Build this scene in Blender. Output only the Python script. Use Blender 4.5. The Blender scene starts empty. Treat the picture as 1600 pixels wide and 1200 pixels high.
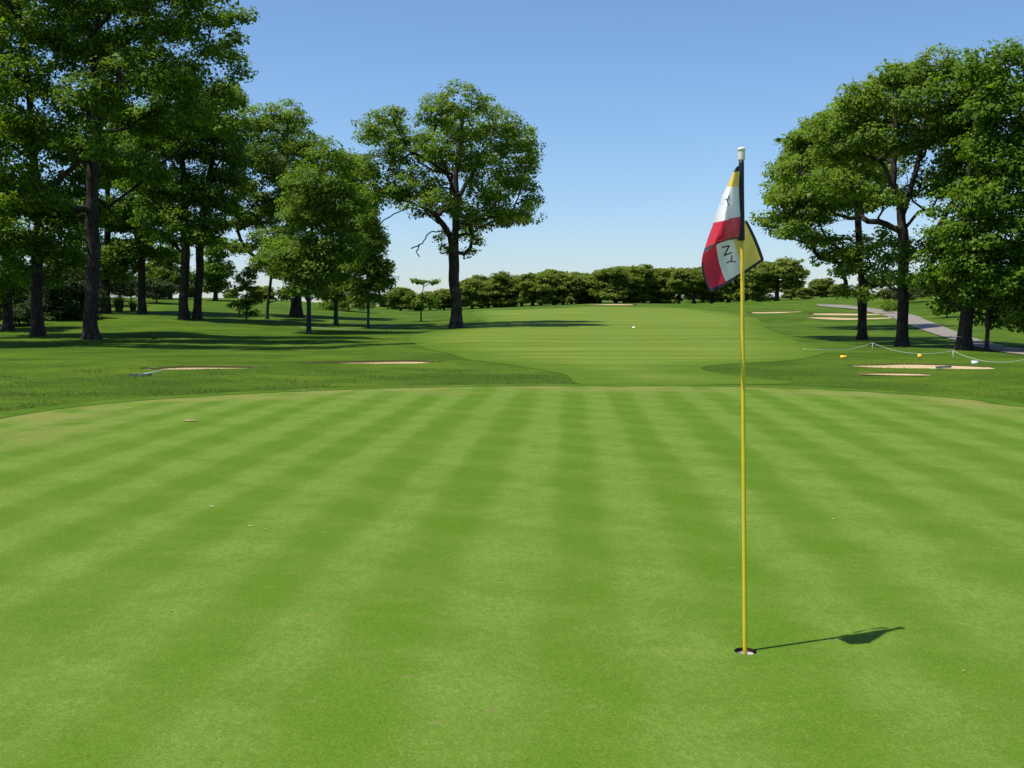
import bpy, math, random
import numpy as np
from mathutils import Vector, Matrix
from mathutils.geometry import delaunay_2d_cdt

R = math.radians
SC = bpy.context.scene
COL = SC.collection
# ------------------------------------------------------------------ camera, light, exposure
F, EYE, HOR = 1617.0, 1.66, 485.0
PITCH = math.atan((600 - HOR) / F)
cam = bpy.data.objects.new('camera', bpy.data.cameras.new('camera'))
COL.objects.link(cam)
cam.location = (0, 0, EYE)
cam.rotation_euler = (math.pi / 2 - PITCH, 0, 0)
cam.data.sensor_width = 36
cam.data.lens = 36 * F / 1600
cam.data.clip_start, cam.data.clip_end = 0.05, 9000
SC.camera = cam

SUN_EL, SUN_FROM = R(67.0), math.atan2(-0.36, -0.93)      # direction (x,y) the light comes FROM
world = bpy.data.worlds.new('World')
SC.world = world
world.use_nodes = True
wn = world.node_tree
bg = wn.nodes['Background']
sky = wn.nodes.new('ShaderNodeTexSky')
sky.sky_type = 'NISHITA'
sky.sun_disc = False
sky.sun_elevation = SUN_EL
sky.sun_rotation = math.pi / 2 - SUN_FROM
sky.altitude = 0
sky.air_density, sky.dust_density, sky.ozone_density = 1.0, 0.35, 1.6
bg.inputs['Strength'].default_value = 0.105
# clear-air tint of this sky: deep blue overhead, paler and a little milkier toward the horizon
tc = wn.nodes.new('ShaderNodeTexCoord'); sx_ = wn.nodes.new('ShaderNodeSeparateXYZ')
wn.links.new(tc.outputs['Generated'], sx_.inputs[0])
rmp = wn.nodes.new('ShaderNodeValToRGB')
wn.links.new(sx_.outputs[2], rmp.inputs[0])
rmp.color_ramp.elements[0].position, rmp.color_ramp.elements[0].color = 0.0, (.79, .86, 1.07, 1)
rmp.color_ramp.elements[1].position, rmp.color_ramp.elements[1].color = 0.17, (.80, .96, 1.13, 1)
tone = wn.nodes.new('ShaderNodeMix')
tone.data_type, tone.blend_type = 'RGBA', 'MULTIPLY'
tone.inputs[0].default_value = 1.0
wn.links.new(sky.outputs[0], tone.inputs[6]); wn.links.new(rmp.outputs[0], tone.inputs[7])
wn.links.new(tone.outputs[2], bg.inputs[0])

sun = bpy.data.objects.new('sun', bpy.data.lights.new('sun', 'SUN'))
COL.objects.link(sun)
sun.data.energy, sun.data.angle, sun.data.color = 5.0, R(0.53), (1.0, 0.955, 0.88)
sdir = Vector((math.cos(SUN_EL) * math.cos(SUN_FROM), math.cos(SUN_EL) * math.sin(SUN_FROM), math.sin(SUN_EL)))
sun.rotation_euler = sdir.to_track_quat('Z', 'Y').to_euler()
sun.location = (-20, -10, 60)
SC.view_settings.view_transform = 'Standard'
SC.view_settings.look = 'None'
SC.view_settings.exposure = 0.35
SC.view_settings.gamma = 1
SC.view_settings.use_curve_mapping = False
SC.cycles.max_bounces = 8
SC.cycles.transparent_max_bounces = 6

# ------------------------------------------------------------------ geometry of the site
COLS = np.array([-700, 0, 250, 460, 640, 800, 950, 1100, 1250, 1400, 1600, 2300], float)
ROWS = np.array([10, 22, 32, 44, 56, 68, 80, 92, 115, 145, 180, 225, 280, 380, 700, 4000], float)
ZT = np.array([
 [0, 0, 0, 0, 0, 0, 0, 0, 0, 0, 0, 0],
 [0, 0, 0, 0, 0, 0, 0, 0, 0, 0, 0, 0],
 [0, 0, 0, 0, 0, 0, 0, 0, 0, 0, 0, 0],
 [0, 0, 0, 0, 0, .02, .02, .02, .03, 0, 0, .1],
 [.1, .12, .10, .02, .02, .1, .1, .1, .08, .04, .15, .4],
 [.5, .45, .45, .1, .08, .24, .25, .28, .22, .2, .65, 1.0],
 [1.1, 1.1, 1.05, .50, .25, .50, .52, .55, .5, .55, 1.25, 1.7],
 [1.7, 1.65, 1.5, 1.0, .62, .92, .92, .92, .95, 1.0, 1.9, 2.4],
 [2.8, 2.75, 2.5, 1.9, 1.1, 1.5, 1.58, 1.5, 1.6, 1.9, 3.2, 3.6],
 [3.6, 3.5, 3.4, 3.0, 1.4, 2.0, 2.3, 2.2, 2.5, 3.4, 4.3, 4.6],
 [4.0, 3.6, 3.5, 3.1, 1.5, 2.2, 2.85, 2.8, 3.6, 4.6, 5.0, 5.2],
 [3.6, 3.2, 3.0, 2.8, 1.5, 2.2, 2.9, 3.1, 3.9, 4.8, 5.2, 5.4],
 [4.2, 4.0, 3.8, 3.4, 2.8, 3.6, 4.4, 4.8, 5.2, 5.6, 6.0, 6.0],
 [2.5, 2.2, 2.0, 2.0, 2.0, 2.5, 2.5, 2.6, 2.8, 3.0, 3.5, 4.0],
 [0, 0, 0, 0, 0, 0, 0, 0, 0, 0, 0, 0],
 [-6] * 12], float)

def _cr(p0, p1, p2, p3, t):
    return p1 + 0.5 * t * (p2 - p0 + t * (2 * p0 - 5 * p1 + 4 * p2 - p3 + t * (3 * (p1 - p2) + p3 - p0)))

def base_h(X, Y):
    X = np.asarray(X, float); Y = np.asarray(Y, float)
    Yc = np.clip(Y, 10.0, 3999.0)
    px = np.clip(800 + F * X / Yc, COLS[0], COLS[-1] - 1e-6)
    j = np.clip(np.searchsorted(COLS, px, side='right') - 1, 0, len(COLS) - 2)
    tu = (px - COLS[j]) / (COLS[j + 1] - COLS[j])
    i = np.clip(np.searchsorted(ROWS, Yc, side='right') - 1, 0, len(ROWS) - 2)
    tv = (Yc - ROWS[i]) / (ROWS[i + 1] - ROWS[i])
    def row(r):
        r = np.clip(r, 0, len(ROWS) - 1)
        g = lambda k: ZT[r, np.clip(k, 0, len(COLS) - 1)]
        return _cr(g(j - 1), g(j), g(j + 1), g(j + 2), tu)
    z = _cr(row(i - 1), row(i), row(i + 1), row(i + 2), tv)
    far = np.clip((Y - 24) / 30, 0, 1)
    return z + far * (0.05 * np.sin(X * 0.21 + 0.7) * np.sin(Y * 0.17 + X * .05) + 0.03 * np.sin(X * .5 - Y * .31))

def ray(px, py):
    a, b = (px - 800) / F, (600 - py) / F
    fy = math.cos(PITCH) + b * math.sin(PITCH)
    fz = -math.sin(PITCH) + b * math.cos(PITCH)
    return a / fy, fz / fy                                   # per metre of forward distance

def P(px, py, Y):
    a, b = ray(px, py)
    return Vector((a * Y, Y, EYE + b * Y))

def g(px, py, ymin=2.0, ymax=400.0, hf=None):
    hf = hf or base_h
    a, b = ray(px, py)
    Ys = ymin * np.exp(np.linspace(0, math.log(ymax / ymin), 4000))
    d = EYE + b * Ys - hf(a * Ys, Ys)
    k = np.where(d <= 0)[0]
    Y = Ys[k[0]] if len(k) else Ys[np.argmin(d)]
    return float(a * Y), float(Y)

# ---- outlines in ground coordinates
def smooth_closed(pts, n=8):
    pts = [np.array(p, float) for p in pts]
    out = []
    for k in range(len(pts)):
        p0, p1, p2, p3 = pts[k - 1], pts[k], pts[(k + 1) % len(pts)], pts[(k + 2) % len(pts)]
        for t in np.linspace(0, 1, n, endpoint=False):
            out.append(_cr(p0, p1, p2, p3, t))
    return np.array(out)

def inside(poly, X, Y):
    X = np.asarray(X, float); Y = np.asarray(Y, float)
    c = np.zeros(X.shape, bool)
    x1, y1 = poly[:, 0], poly[:, 1]
    x2, y2 = np.roll(x1, -1), np.roll(y1, -1)
    for a, b, p, q in zip(x1, y1, x2, y2):
        m = (b > Y) != (q > Y)
        with np.errstate(divide='ignore', invalid='ignore'):
            c ^= m & (X < (p - a) * (Y - b) / (q - b + 1e-12) + a)
    return c

def edge_dist(poly, X, Y):
    X = np.asarray(X, float); Y = np.asarray(Y, float)
    d = np.full(X.shape, 1e9)
    A, B = poly, np.roll(poly, -1, axis=0)
    for a, b in zip(A, B):
        v = b - a
        L = v @ v + 1e-12
        t = np.clip(((X - a[0]) * v[0] + (Y - a[1]) * v[1]) / L, 0, 1)
        d = np.minimum(d, np.hypot(X - a[0] - t * v[0], Y - a[1] - t * v[1]))
    return d

GREEN = smooth_closed([g(-140, 690), g(0, 655), g(140, 634), g(300, 621), g(500, 611), g(700, 605.5), g(900, 603.5),
                       g(1100, 604.5), g(1250, 607.5), g(1400, 615.5), g(1520, 625.5), g(1640, 640), (13.5, 11), (12, 4), (8, -3), (0, -5.5), (-7, -4),
                       (-10.5, 3), (-11, 8)], 6)
FRINGE = []
_c = GREEN.mean(0)
for k in range(len(GREEN)):
    t = GREEN[(k + 1) % len(GREEN)] - GREEN[k - 1]
    nrm = np.array([t[1], -t[0]]) / np.hypot(*t)
    if nrm @ (GREEN[k] - _c) < 0: nrm = -nrm
    FRINGE.append(GREEN[k] + nrm * 0.55)
FRINGE = np.array(FRINGE)
HOLE = np.array(g(1165, 1019))
HOLE_R = 0.054

# bunkers: (px, py, half width m, half depth m, depth m, tilt deg)
BUNK = []
def bunker(px, py, a, b, dep, rot, label):
    x, y = g(px, py)
    BUNK.append(dict(c=(x, y), a=a, b=b, dep=dep, rot=R(rot), label=label))
bunker(315, 577, 1.75, 1.1, .30, 4, 'thin sand bunker left of the green, nearest the rake lying on the grass')
bunker(586, 568, 2.2, 1.2, .30, 8, 'long thin sand bunker left of the approach, below the big lone oak')
bunker(1443, 574, 1.95, 1.15, .16, -12, 'long pale sand bunker behind the two small yellow signs, rake lying in it')
bunker(1400, 586.5, .85, .42, .07, -14, 'small pointed patch of sand bunker nearest the green on the right')
bunker(1325, 498.5, 4.2, 2.6, .25, 6, 'lower one of the twin sand bunkers left of the thin trunk on the right')
bunker(1325, 492, 4.2, 2.2, .25, 4, 'upper one of the twin sand bunkers left of the thin trunk on the right')
bunker(1208, 489, 2.8, 2.2, .20, 10, 'narrow sand bunker just right of the yellow flagstick')
bunker(958, 476.5, 3.4, 4.5, .25, -28, 'far pale sand bunker on the crest below the distant treeline')

def bunker_q(b, X, Y):
    dx, dy = np.asarray(X, float) - b['c'][0], np.asarray(Y, float) - b['c'][1]
    c, s = math.cos(b['rot']), math.sin(b['rot'])
    u, v = c * dx + s * dy, -s * dx + c * dy
    th = np.arctan2(v / b['b'], u / b['a'])
    wob = 1 + 0.10 * np.sin(3 * th + b['a'] * 5) + 0.06 * np.sin(5 * th + b['c'][0])
    return np.sqrt((u / b['a']) ** 2 + (v / b['b']) ** 2) / wob, v / b['b']

def height(X, Y):
    z = base_h(X, Y)
    for b in BUNK:
        q, v = bunker_q(b, X, Y)
        t = np.clip((1.08 - q) / 0.45, 0, 1)
        z = z - b['dep'] * t * t * (3 - 2 * t) + 0.25 * b['dep'] * np.exp(-((q - 1.25) / .28) ** 2) * (v < 0.2)
    return z

def ground_h(X, Y):
    z = height(X, Y)
    ins = inside(GREEN, X, Y)
    d = edge_dist(GREEN, X, Y)
    return z - np.where(ins, 0.30 * np.clip((d - 0.35) / 1.0, 0, 1), 0)

def H1(x, y): return float(height(np.array([x]), np.array([y]))[0])

# ------------------------------------------------------------------ helpers
def mesh_np(name, V, faces, mats, parent=None, smooth=False, mi=None, attrs=None, kind=None):
    """faces: list of int arrays (n,k)"""
    V = np.asarray(V, np.float32).reshape(-1, 3)
    me = bpy.data.meshes.new(name)
    me.vertices.add(len(V)); me.vertices.foreach_set('co', V.ravel())
    fl = [np.asarray(f, np.int32) for f in faces if len(f)]
    loops = np.concatenate([f.ravel() for f in fl])
    tot = np.concatenate([np.full(len(f), f.shape[1], np.int32) for f in fl])
    start = np.concatenate([[0], np.cumsum(tot)[:-1]]).astype(np.int32)
    me.loops.add(len(loops)); me.loops.foreach_set('vertex_index', loops)
    me.polygons.add(len(tot)); me.polygons.foreach_set('loop_start', start)
    if smooth: me.polygons.foreach_set('use_smooth', np.ones(len(tot), bool))
    for m in (mats if isinstance(mats, (list, tuple)) else [mats]): me.materials.append(m)
    if mi is not None: me.polygons.foreach_set('material_index', np.asarray(mi, np.int32))
    me.update(calc_edges=True); me.validate()
    for an, (dom, data) in (attrs or {}).items():
        at = me.attributes.new(an, 'FLOAT', dom)
        at.data.foreach_set('value', np.asarray(data, np.float32))
    o = bpy.data.objects.new(name, me)
    COL.objects.link(o)
    if parent: o.parent = parent
    if kind: o['kind'] = kind
    return o

def tag(o, label, cat, group=None, kind=None):
    o['label'] = label; o['category'] = cat
    if group: o['group'] = group
    if kind: o['kind'] = kind
    return o

def empty(name, loc=(0, 0, 0), rz=0):
    o = bpy.data.objects.new(name, None); COL.objects.link(o)
    o.location = loc; o.rotation_euler = (0, 0, rz)
    o.empty_display_size = 0.2
    return o

class MB:
    """collects tubes, boxes and revolved shapes into one mesh"""
    def __init__(s): s.V = []; s.Q = []; s.T = []; s.n = 0
    def add(s, V, Q=(), T=()):
        V = np.asarray(V, float).reshape(-1, 3)
        s.V.append(V)
        if len(Q): s.Q.append(np.asarray(Q, int) + s.n)
        if len(T): s.T.append(np.asarray(T, int) + s.n)
        s.n += len(V)
    def tube(s, pts, rad, k=8, cap=True):
        pts = np.asarray(pts, float); n = len(pts)
        rad = np.full(n, rad, float) if np.isscalar(rad) else np.asarray(rad, float)
        T = np.gradient(pts, axis=0); T /= np.linalg.norm(T, axis=1)[:, None] + 1e-9
        up = np.array([0, 0, 1.0]) if abs(T[0][2]) < .9 else np.array([1.0, 0, 0])
        V = []
        for i in range(n):
            a = np.cross(T[i], up); a /= np.linalg.norm(a) + 1e-9
            b = np.cross(T[i], a)
            for j in range(k):
                th = 2 * math.pi * j / k
                V.append(pts[i] + rad[i] * (math.cos(th) * a + math.sin(th) * b))
        Q = [[i * k + j, i * k + (j + 1) % k, (i + 1) * k + (j + 1) % k, (i + 1) * k + j] for i in range(n - 1) for j in range(k)]
        T3 = []
        if cap:
            V += [pts[0], pts[-1]]
            T3 = [[n * k, (j + 1) % k, j] for j in range(k)] + [[n * k + 1, (n - 1) * k + j, (n - 1) * k + (j + 1) % k] for j in range(k)]
        s.add(V, Q, T3)
    def box(s, c, size, rz=0, rx=0, bevel=0.0):
        M = Matrix.Translation(c) @ Matrix.Rotation(rz, 4, 'Z') @ Matrix.Rotation(rx, 4, 'X')
        h = [v / 2 for v in size]
        V = [M @ Vector((sx * h[0], sy * h[1], sz * h[2])) for sz in (-1, 1) for sy in (-1, 1) for sx in (-1, 1)]
        s.add(V, [[0, 2, 3, 1], [4, 5, 7, 6], [0, 1, 5, 4], [2, 6, 7, 3], [0, 4, 6, 2], [1, 3, 7, 5]])
    def build(s, name, mat, parent=None, smooth=True):
        return mesh_np(name, np.concatenate(s.V), ([np.concatenate(s.Q)] if s.Q else []) + ([np.concatenate(s.T)] if s.T else []), mat, parent, smooth)

# ------------------------------------------------------------------ materials
def mat(name):
    m = bpy.data.materials.new(name); m.use_nodes = True
    nt = m.node_tree
    return m, nt, nt.nodes['Principled BSDF'], nt.nodes['Material Output']

class N:
    """small node writer"""
    def __init__(s, nt): s.nt = nt
    def _in(s, sock, v):
        if hasattr(v, 'is_output') or isinstance(v, bpy.types.NodeSocket): s.nt.links.new(v, sock)
        else: sock.default_value = v
    def pos(s): return s.nt.nodes.new('ShaderNodeNewGeometry').outputs['Position']
    def attr(s, a):
        n = s.nt.nodes.new('ShaderNodeAttribute'); n.attribute_name = a; return n.outputs['Fac']
    def mapping(s, v, scale=(1, 1, 1), rot=(0, 0, 0), loc=(0, 0, 0)):
        n = s.nt.nodes.new('ShaderNodeMapping'); s._in(n.inputs['Vector'], v)
        n.inputs['Scale'].default_value = scale; n.inputs['Rotation'].default_value = rot; n.inputs['Location'].default_value = loc
        return n.outputs[0]
    def noise(s, v, scale, detail=3, rough=.55, dist=0):
        n = s.nt.nodes.new('ShaderNodeTexNoise'); s._in(n.inputs['Vector'], v)
        n.inputs['Scale'].default_value = scale; n.inputs['Detail'].default_value = detail
        n.inputs['Roughness'].default_value = rough; n.inputs['Distortion'].default_value = dist
        return n.outputs['Fac']
    def ramp(s, f, a, b, smooth=True):
        n = s.nt.nodes.new('ShaderNodeMapRange'); s._in(n.inputs['Value'], f)
        n.inputs['From Min'].default_value = a; n.inputs['From Max'].default_value = b
        if smooth: n.interpolation_type = 'SMOOTHSTEP'
        return n.outputs[0]
    def math(s, op, a, b=0.0, c=None):
        n = s.nt.nodes.new('ShaderNodeMath'); n.operation = op
        s._in(n.inputs[0], a); s._in(n.inputs[1], b)
        if c is not None: s._in(n.inputs[2], c)
        return n.outputs[0]
    def mix(s, f, a, b, mode='MIX'):
        n = s.nt.nodes.new('ShaderNodeMix'); n.data_type = 'RGBA'; n.blend_type = mode
        s._in(n.inputs[0], f)
        for sk, v in ((n.inputs[6], a), (n.inputs[7], b)):
            if isinstance(v, tuple): sk.default_value = (*v, 1) if len(v) == 3 else v
            else: s.nt.links.new(v, sk)
        return n.outputs[2]
    def bump(s, h, strength, dist):
        n = s.nt.nodes.new('ShaderNodeBump'); s._in(n.inputs['Height'], h)
        n.inputs['Strength'].default_value = strength; n.inputs['Distance'].default_value = dist
        return n.outputs[0]
    def sep(s, v):
        n = s.nt.nodes.new('ShaderNodeSeparateXYZ'); s._in(n.inputs[0], v); return n.outputs

def simple(name, col, rough=.6, spec=.3, var=0.0, vscale=20, bump=0, bscale=60, translucent=0, metal=0):
    m, nt, p, out = mat(name); n = N(nt)
    pos = n.pos()
    c = n.mix(n.noise(pos, vscale), tuple(x * (1 - var) for x in col), tuple(min(1, x * (1 + var)) for x in col))
    nt.links.new(c, p.inputs['Base Color'])
    p.inputs['Roughness'].default_value = rough; p.inputs['Specular IOR Level'].default_value = spec
    p.inputs['Metallic'].default_value = metal
    if bump: nt.links.new(n.bump(n.noise(pos, bscale, 4), bump, .01), p.inputs['Normal'])
    if translucent:
        t = nt.nodes.new('ShaderNodeBsdfTranslucent'); nt.links.new(c, t.inputs[0])
        mx = nt.nodes.new('ShaderNodeMixShader'); mx.inputs[0].default_value = translucent
        nt.links.new(p.outputs[0], mx.inputs[1]); nt.links.new(t.outputs[0], mx.inputs[2]); nt.links.new(mx.outputs[0], out.inputs[0])
    return m

def leaf_mat(name, dark, light, trans=.32, accent=None):
    m, nt, p, out = mat(name); n = N(nt)
    t = n.attr('tint')
    c = n.mix(t, dark, light)
    if accent: c = n.mix(n.ramp(t, .86, .9), c, accent)
    nt.links.new(c, p.inputs['Base Color'])
    p.inputs['Roughness'].default_value = .55; p.inputs['Specular IOR Level'].default_value = .16
    tr = nt.nodes.new('ShaderNodeBsdfTranslucent')
    nt.links.new(n.mix(1.0, c, (1.25, 1.2, .55), 'MULTIPLY'), tr.inputs[0])
    mx = nt.nodes.new('ShaderNodeMixShader'); mx.inputs[0].default_value = trans
    nt.links.new(p.outputs[0], mx.inputs[1]); nt.links.new(tr.outputs[0], mx.inputs[2]); nt.links.new(mx.outputs[0], out.inputs[0])
    return m

def bark_mat(name, a, b):
    m, nt, p, out = mat(name); n = N(nt)
    pos = n.pos()
    v = n.mapping(pos, (1, 1, .22))
    f = n.noise(v, 9, 5, .65, .4)
    c = n.mix(n.ramp(f, .3, .7), a, b)
    c = n.mix(n.ramp(n.noise(pos, 1.3, 3), .52, .7), c, tuple(x * 1.35 for x in b))
    nt.links.new(c, p.inputs['Base Color'])
    p.inputs['Roughness'].default_value = .9; p.inputs['Specular IOR Level'].default_value = .15
    nt.links.new(n.bump(f, .9, .06), p.inputs['Normal'])
    return m

M = {}
M['bark'] = bark_mat('oak_bark', (.018, .014, .011), (.060, .048, .040))
M['bark_grey'] = bark_mat('grey_bark', (.028, .024, .02), (.085, .074, .064))
M['leaf_oak'] = leaf_mat('oak_leaves', (.080, .145, .015), (.225, .335, .044), .52)
M['leaf_dark'] = leaf_mat('dark_leaves', (.058, .124, .008), (.182, .298, .026), .50)
M['leaf_maple'] = leaf_mat('maple_leaves', (.072, .140, .013), (.188, .295, .036), .50)
M['leaf_far'] = leaf_mat('far_leaves', (.085, .132, .016), (.225, .290, .046), .46)
M['leaf_lime'] = leaf_mat('lime_leaves', (.075, .15, .012), (.15, .25, .025), .42)
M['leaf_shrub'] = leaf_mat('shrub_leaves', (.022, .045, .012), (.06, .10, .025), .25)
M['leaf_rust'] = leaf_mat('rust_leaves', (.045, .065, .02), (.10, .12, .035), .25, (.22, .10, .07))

def grass_common(n, pos, fine):
    """small-scale blade texture, the same everywhere"""
    f1 = n.noise(pos, fine, 2, .6)
    f2 = n.noise(n.mapping(pos, (1, .55, 1), (0, 0, .6)), fine * .23, 3, .6)
    return f1, f2

# putting green
m, nt, p, out = mat('putting_green_turf'); n = N(nt)
pos = n.pos()
warp = n.noise(pos, .55, 3)
rotv = n.mapping(pos, (1, 1, 1), (0, 0, math.atan(95 / F)))       # mowing lines run to a point just right of the middle
sx = n.sep(rotv)[0]
sx = n.math('ADD', sx, n.math('MULTIPLY', n.math('SUBTRACT', n.noise(n.mapping(rotv, (1, .06, 1)), .8, 1), .5), .42))
sx = n.math('ADD', sx, n.math('MULTIPLY', n.math('SUBTRACT', n.noise(n.mapping(pos, (1, .35, 1)), 1.6, 4, .65), .5), .34))
w = n.math('SINE', n.math('MULTIPLY_ADD', sx, 2 * math.pi / .92, -1.72))
stripe = n.ramp(w, -.85, .85)
rot2 = n.mapping(pos, (1, 1, 1), (0, 0, R(-52)))
w2 = n.math('SINE', n.math('MULTIPLY', n.sep(rot2)[0], 2 * math.pi / 1.04))
st2 = n.ramp(w2, -.7, .7)
sfac = n.math('ADD', n.math('MULTIPLY', stripe, .74), n.math('MULTIPLY', st2, .26))
sfac = n.math('MULTIPLY_ADD', n.math('SUBTRACT', warp, .5), .9, sfac)
sheen_fade = n.ramp(n.sep(pos)[1], 3.5, 10.5)                            # stripe sheen weakens toward the camera, an angle effect painted into the colour
sfac = n.math('ADD', n.math('MULTIPLY', n.math('SUBTRACT', sfac, .5), n.math('MULTIPLY_ADD', sheen_fade, .50, .62)), .5)
c = n.mix(sfac, (.066, .136, .005), (.150, .222, .037))
big = n.noise(pos, .28, 4, .6)
c = n.mix(n.math('MULTIPLY', n.ramp(big, .48, .72), .35), c, (.125, .160, .022))
mid = n.noise(pos, 2.6, 4, .65)
c = n.mix(n.math('MULTIPLY', n.ramp(mid, .42, .66), .45), c, (.060, .130, .005))
c = n.mix(n.math('MULTIPLY', n.ramp(n.noise(n.mapping(pos, (.5, 1, 1), (0, 0, .4)), 3.3, 5, .7), .52, .70), .38), c, (.150, .215, .036))
# browner rim near the collar
rim = n.attr('rim')
c = n.mix(n.math('MULTIPLY', n.ramp(rim, 2.6, .25), n.ramp(n.noise(pos, .9, 4), .35, .62)), c, (.215, .205, .062))
f1, f2 = grass_common(n, pos, 120)
f3 = n.noise(n.mapping(pos, (.7, 1, 1), (0, 0, .2)), 13, 5, .72)
c = n.mix(n.math('MULTIPLY', n.ramp(f3, .50, .72), .42), c, (.060, .128, .007))
c = n.mix(n.math('MULTIPLY', n.ramp(f3, .48, .30), .30), c, (.138, .205, .028))
c = n.mix(n.ramp(f1, .30, .70, False), n.mix(.46, c, (.02, .05, .004)), n.mix(.13, c, (.32, .43, .08)))
c = n.mix(n.math('MULTIPLY', n.ramp(f2, .42, .62), .42), c, (.075, .145, .012))
bm = n.noise(pos, 7.5, 1, .3)
c = n.mix(n.math('MULTIPLY', n.ramp(bm, .735, .775), .5), c, (.15, .16, .045))
sp = n.noise(pos, 62, 1, .4)
c = n.mix(n.math('MULTIPLY', n.ramp(sp, .76, .79), .35), c, (.36, .36, .14))
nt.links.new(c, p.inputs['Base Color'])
p.inputs['Roughness'].default_value = 1; p.inputs['Specular IOR Level'].default_value = .05
nt.links.new(n.bump(n.math('ADD', f1, n.math('MULTIPLY', f2, .8)), .55, .006), p.inputs['Normal'])
M['green'] = m

# collar
m, nt, p, out = mat('collar_turf'); n = N(nt)
pos = n.pos()
c = n.mix(n.ramp(n.noise(pos, 1.2, 4, .6), .35, .65), (.058, .118, .006), (.088, .150, .013))
f1, f2 = grass_common(n, pos, 60)
c = n.mix(n.ramp(f1, .3, .7), n.mix(.35, c, (.02, .05, .006)), c)
c = n.mix(n.math('MULTIPLY', n.ramp(n.attr('rim'), .08, .02), .3), c, (.045, .060, .014))
nt.links.new(c, p.inputs['Base Color']); p.inputs['Roughness'].default_value = .8; p.inputs['Specular IOR Level'].default_value = .04
nt.links.new(n.bump(f1, .6, .012), p.inputs['Normal'])
M['collar'] = m

# fairway
m, nt, p, out = mat('fairway_turf'); n = N(nt)
pos = n.pos()
bands = n.noise(n.mapping(pos, (.018, .62, 0), (0, 0, R(3))), 1.0, 4, .62)
lanes = n.math('SINE', n.math('MULTIPLY', n.sep(n.mapping(pos, (1, 1, 1), (0, 0, R(4))))[0], 2 * math.pi / 5.2))
c = n.mix(n.ramp(bands, .34, .64), (.084, .140, .009), (.152, .196, .026))
c = n.mix(n.math('MULTIPLY', n.ramp(lanes, -.6, .6), .28), c, (.105, .175, .026))
c = n.mix(n.math('MULTIPLY', n.ramp(n.noise(pos, .11, 4, .6), .45, .7), .45), c, (.150, .172, .030))
edge = n.math('ADD', n.attr('rim'), n.math('MULTIPLY', n.math('SUBTRACT', n.noise(pos, .35, 5, .65), .5), 4.5))
c = n.mix(n.ramp(edge, 3.6, -.4), c, n.mix(n.noise(pos, .6, 4), (.042, .090, .004), (.092, .148, .010)))
f1 = n.noise(n.mapping(pos, (1, .4, 1)), 5.0, 4, .65)
c = n.mix(n.math('MULTIPLY', n.ramp(f1, .35, .7), .30), c, (.064, .128, .008))
nt.links.new(c, p.inputs['Base Color']); p.inputs['Roughness'].default_value = .8; p.inputs['Specular IOR Level'].default_value = .04
nt.links.new(n.bump(n.noise(pos, 30, 3), .4, .012), p.inputs['Normal'])
M['fairway'] = m

# rough
m, nt, p, out = mat('rough_turf'); n = N(nt)
pos = n.pos()
c = n.mix(n.ramp(n.noise(pos, .22, 5, .6), .35, .65), (.042, .090, .004), (.092, .150, .010))
c = n.mix(n.math('MULTIPLY', n.ramp(n.noise(n.mapping(pos, (.5, 1, 1)), 1.1, 5, .7), .40, .68), .5), c, (.030, .070, .004))
f1, f2 = grass_common(n, pos, 26)
c = n.mix(n.ramp(f1, .3, .72), n.mix(.32, c, (.02, .045, .005)), n.mix(.07, c, (.22, .28, .07)))
nt.links.new(c, p.inputs['Base Color']); p.inputs['Roughness'].default_value = .85; p.inputs['Specular IOR Level'].default_value = .04
nt.links.new(n.bump(n.math('ADD', f1, f2), .9, .04), p.inputs['Normal'])
M['rough'] = m

# sand, path
def sand_mat(name, a, b):
    m, nt, p, out = mat(name); n = N(nt)
    pos = n.pos()
    c = n.mix(n.noise(pos, 1.6, 5, .65), a, b)
    nt.links.new(c, p.inputs['Base Color']); p.inputs['Roughness'].default_value = .95; p.inputs['Specular IOR Level'].default_value = .1
    rk = n.math('SINE', n.math('MULTIPLY', n.sep(pos)[0], 40))
    nt.links.new(n.bump(n.math('MULTIPLY_ADD', rk, .2, n.noise(pos, 9, 4)), .6, .04), p.inputs['Normal'])
    return m
M['sand'] = sand_mat('bunker_sand', (.33, .24, .125), (.48, .37, .215))
M['soil'] = simple('bunker_lip_soil', (.050, .046, .016), .95, .05, .4, 6)
m, nt, p, out = mat('path_gravel'); n = N(nt)
pos = n.pos()
c = n.mix(n.noise(pos, .8, 5, .7), (.15, .13, .10), (.23, .20, .16))
c = n.mix(n.math('MULTIPLY', n.ramp(n.noise(pos, 14, 3), .5, .7), .4), c, (.12, .105, .085))
nt.links.new(c, p.inputs['Base Color']); p.inputs['Roughness'].default_value = .9
M['path'] = m
M['blade'] = leaf_mat('grass_blades', (.044, .090, .005), (.105, .165, .024), .42)
M['blade_tall'] = leaf_mat('tall_grass_blades', (.075, .125, .020), (.165, .215, .070), .5)

def cloth(name, col, trans=.35, rough=.45):
    m, nt, p, out = mat(name); n = N(nt)
    pos = n.pos()
    c = n.mix(n.noise(pos, 24, 3), tuple(x * .9 for x in col), col)
    nt.links.new(c, p.inputs['Base Color']); p.inputs['Roughness'].default_value = rough; p.inputs['Specular IOR Level'].default_value = .35
    p.inputs['Sheen Weight'].default_value = .1
    nt.links.new(n.bump(n.noise(n.mapping(pos, (1, 1, .5)), 45, 3), .25, .006), p.inputs['Normal'])
    t = nt.nodes.new('ShaderNodeBsdfTranslucent'); nt.links.new(c, t.inputs[0])
    mx = nt.nodes.new('ShaderNodeMixShader'); mx.inputs[0].default_value = trans
    nt.links.new(p.outputs[0], mx.inputs[1]); nt.links.new(t.outputs[0], mx.inputs[2]); nt.links.new(mx.outputs[0], out.inputs[0])
    return m
M['c_yellow'] = cloth('yellow_nylon', (.86, .64, .12), .45)
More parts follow.
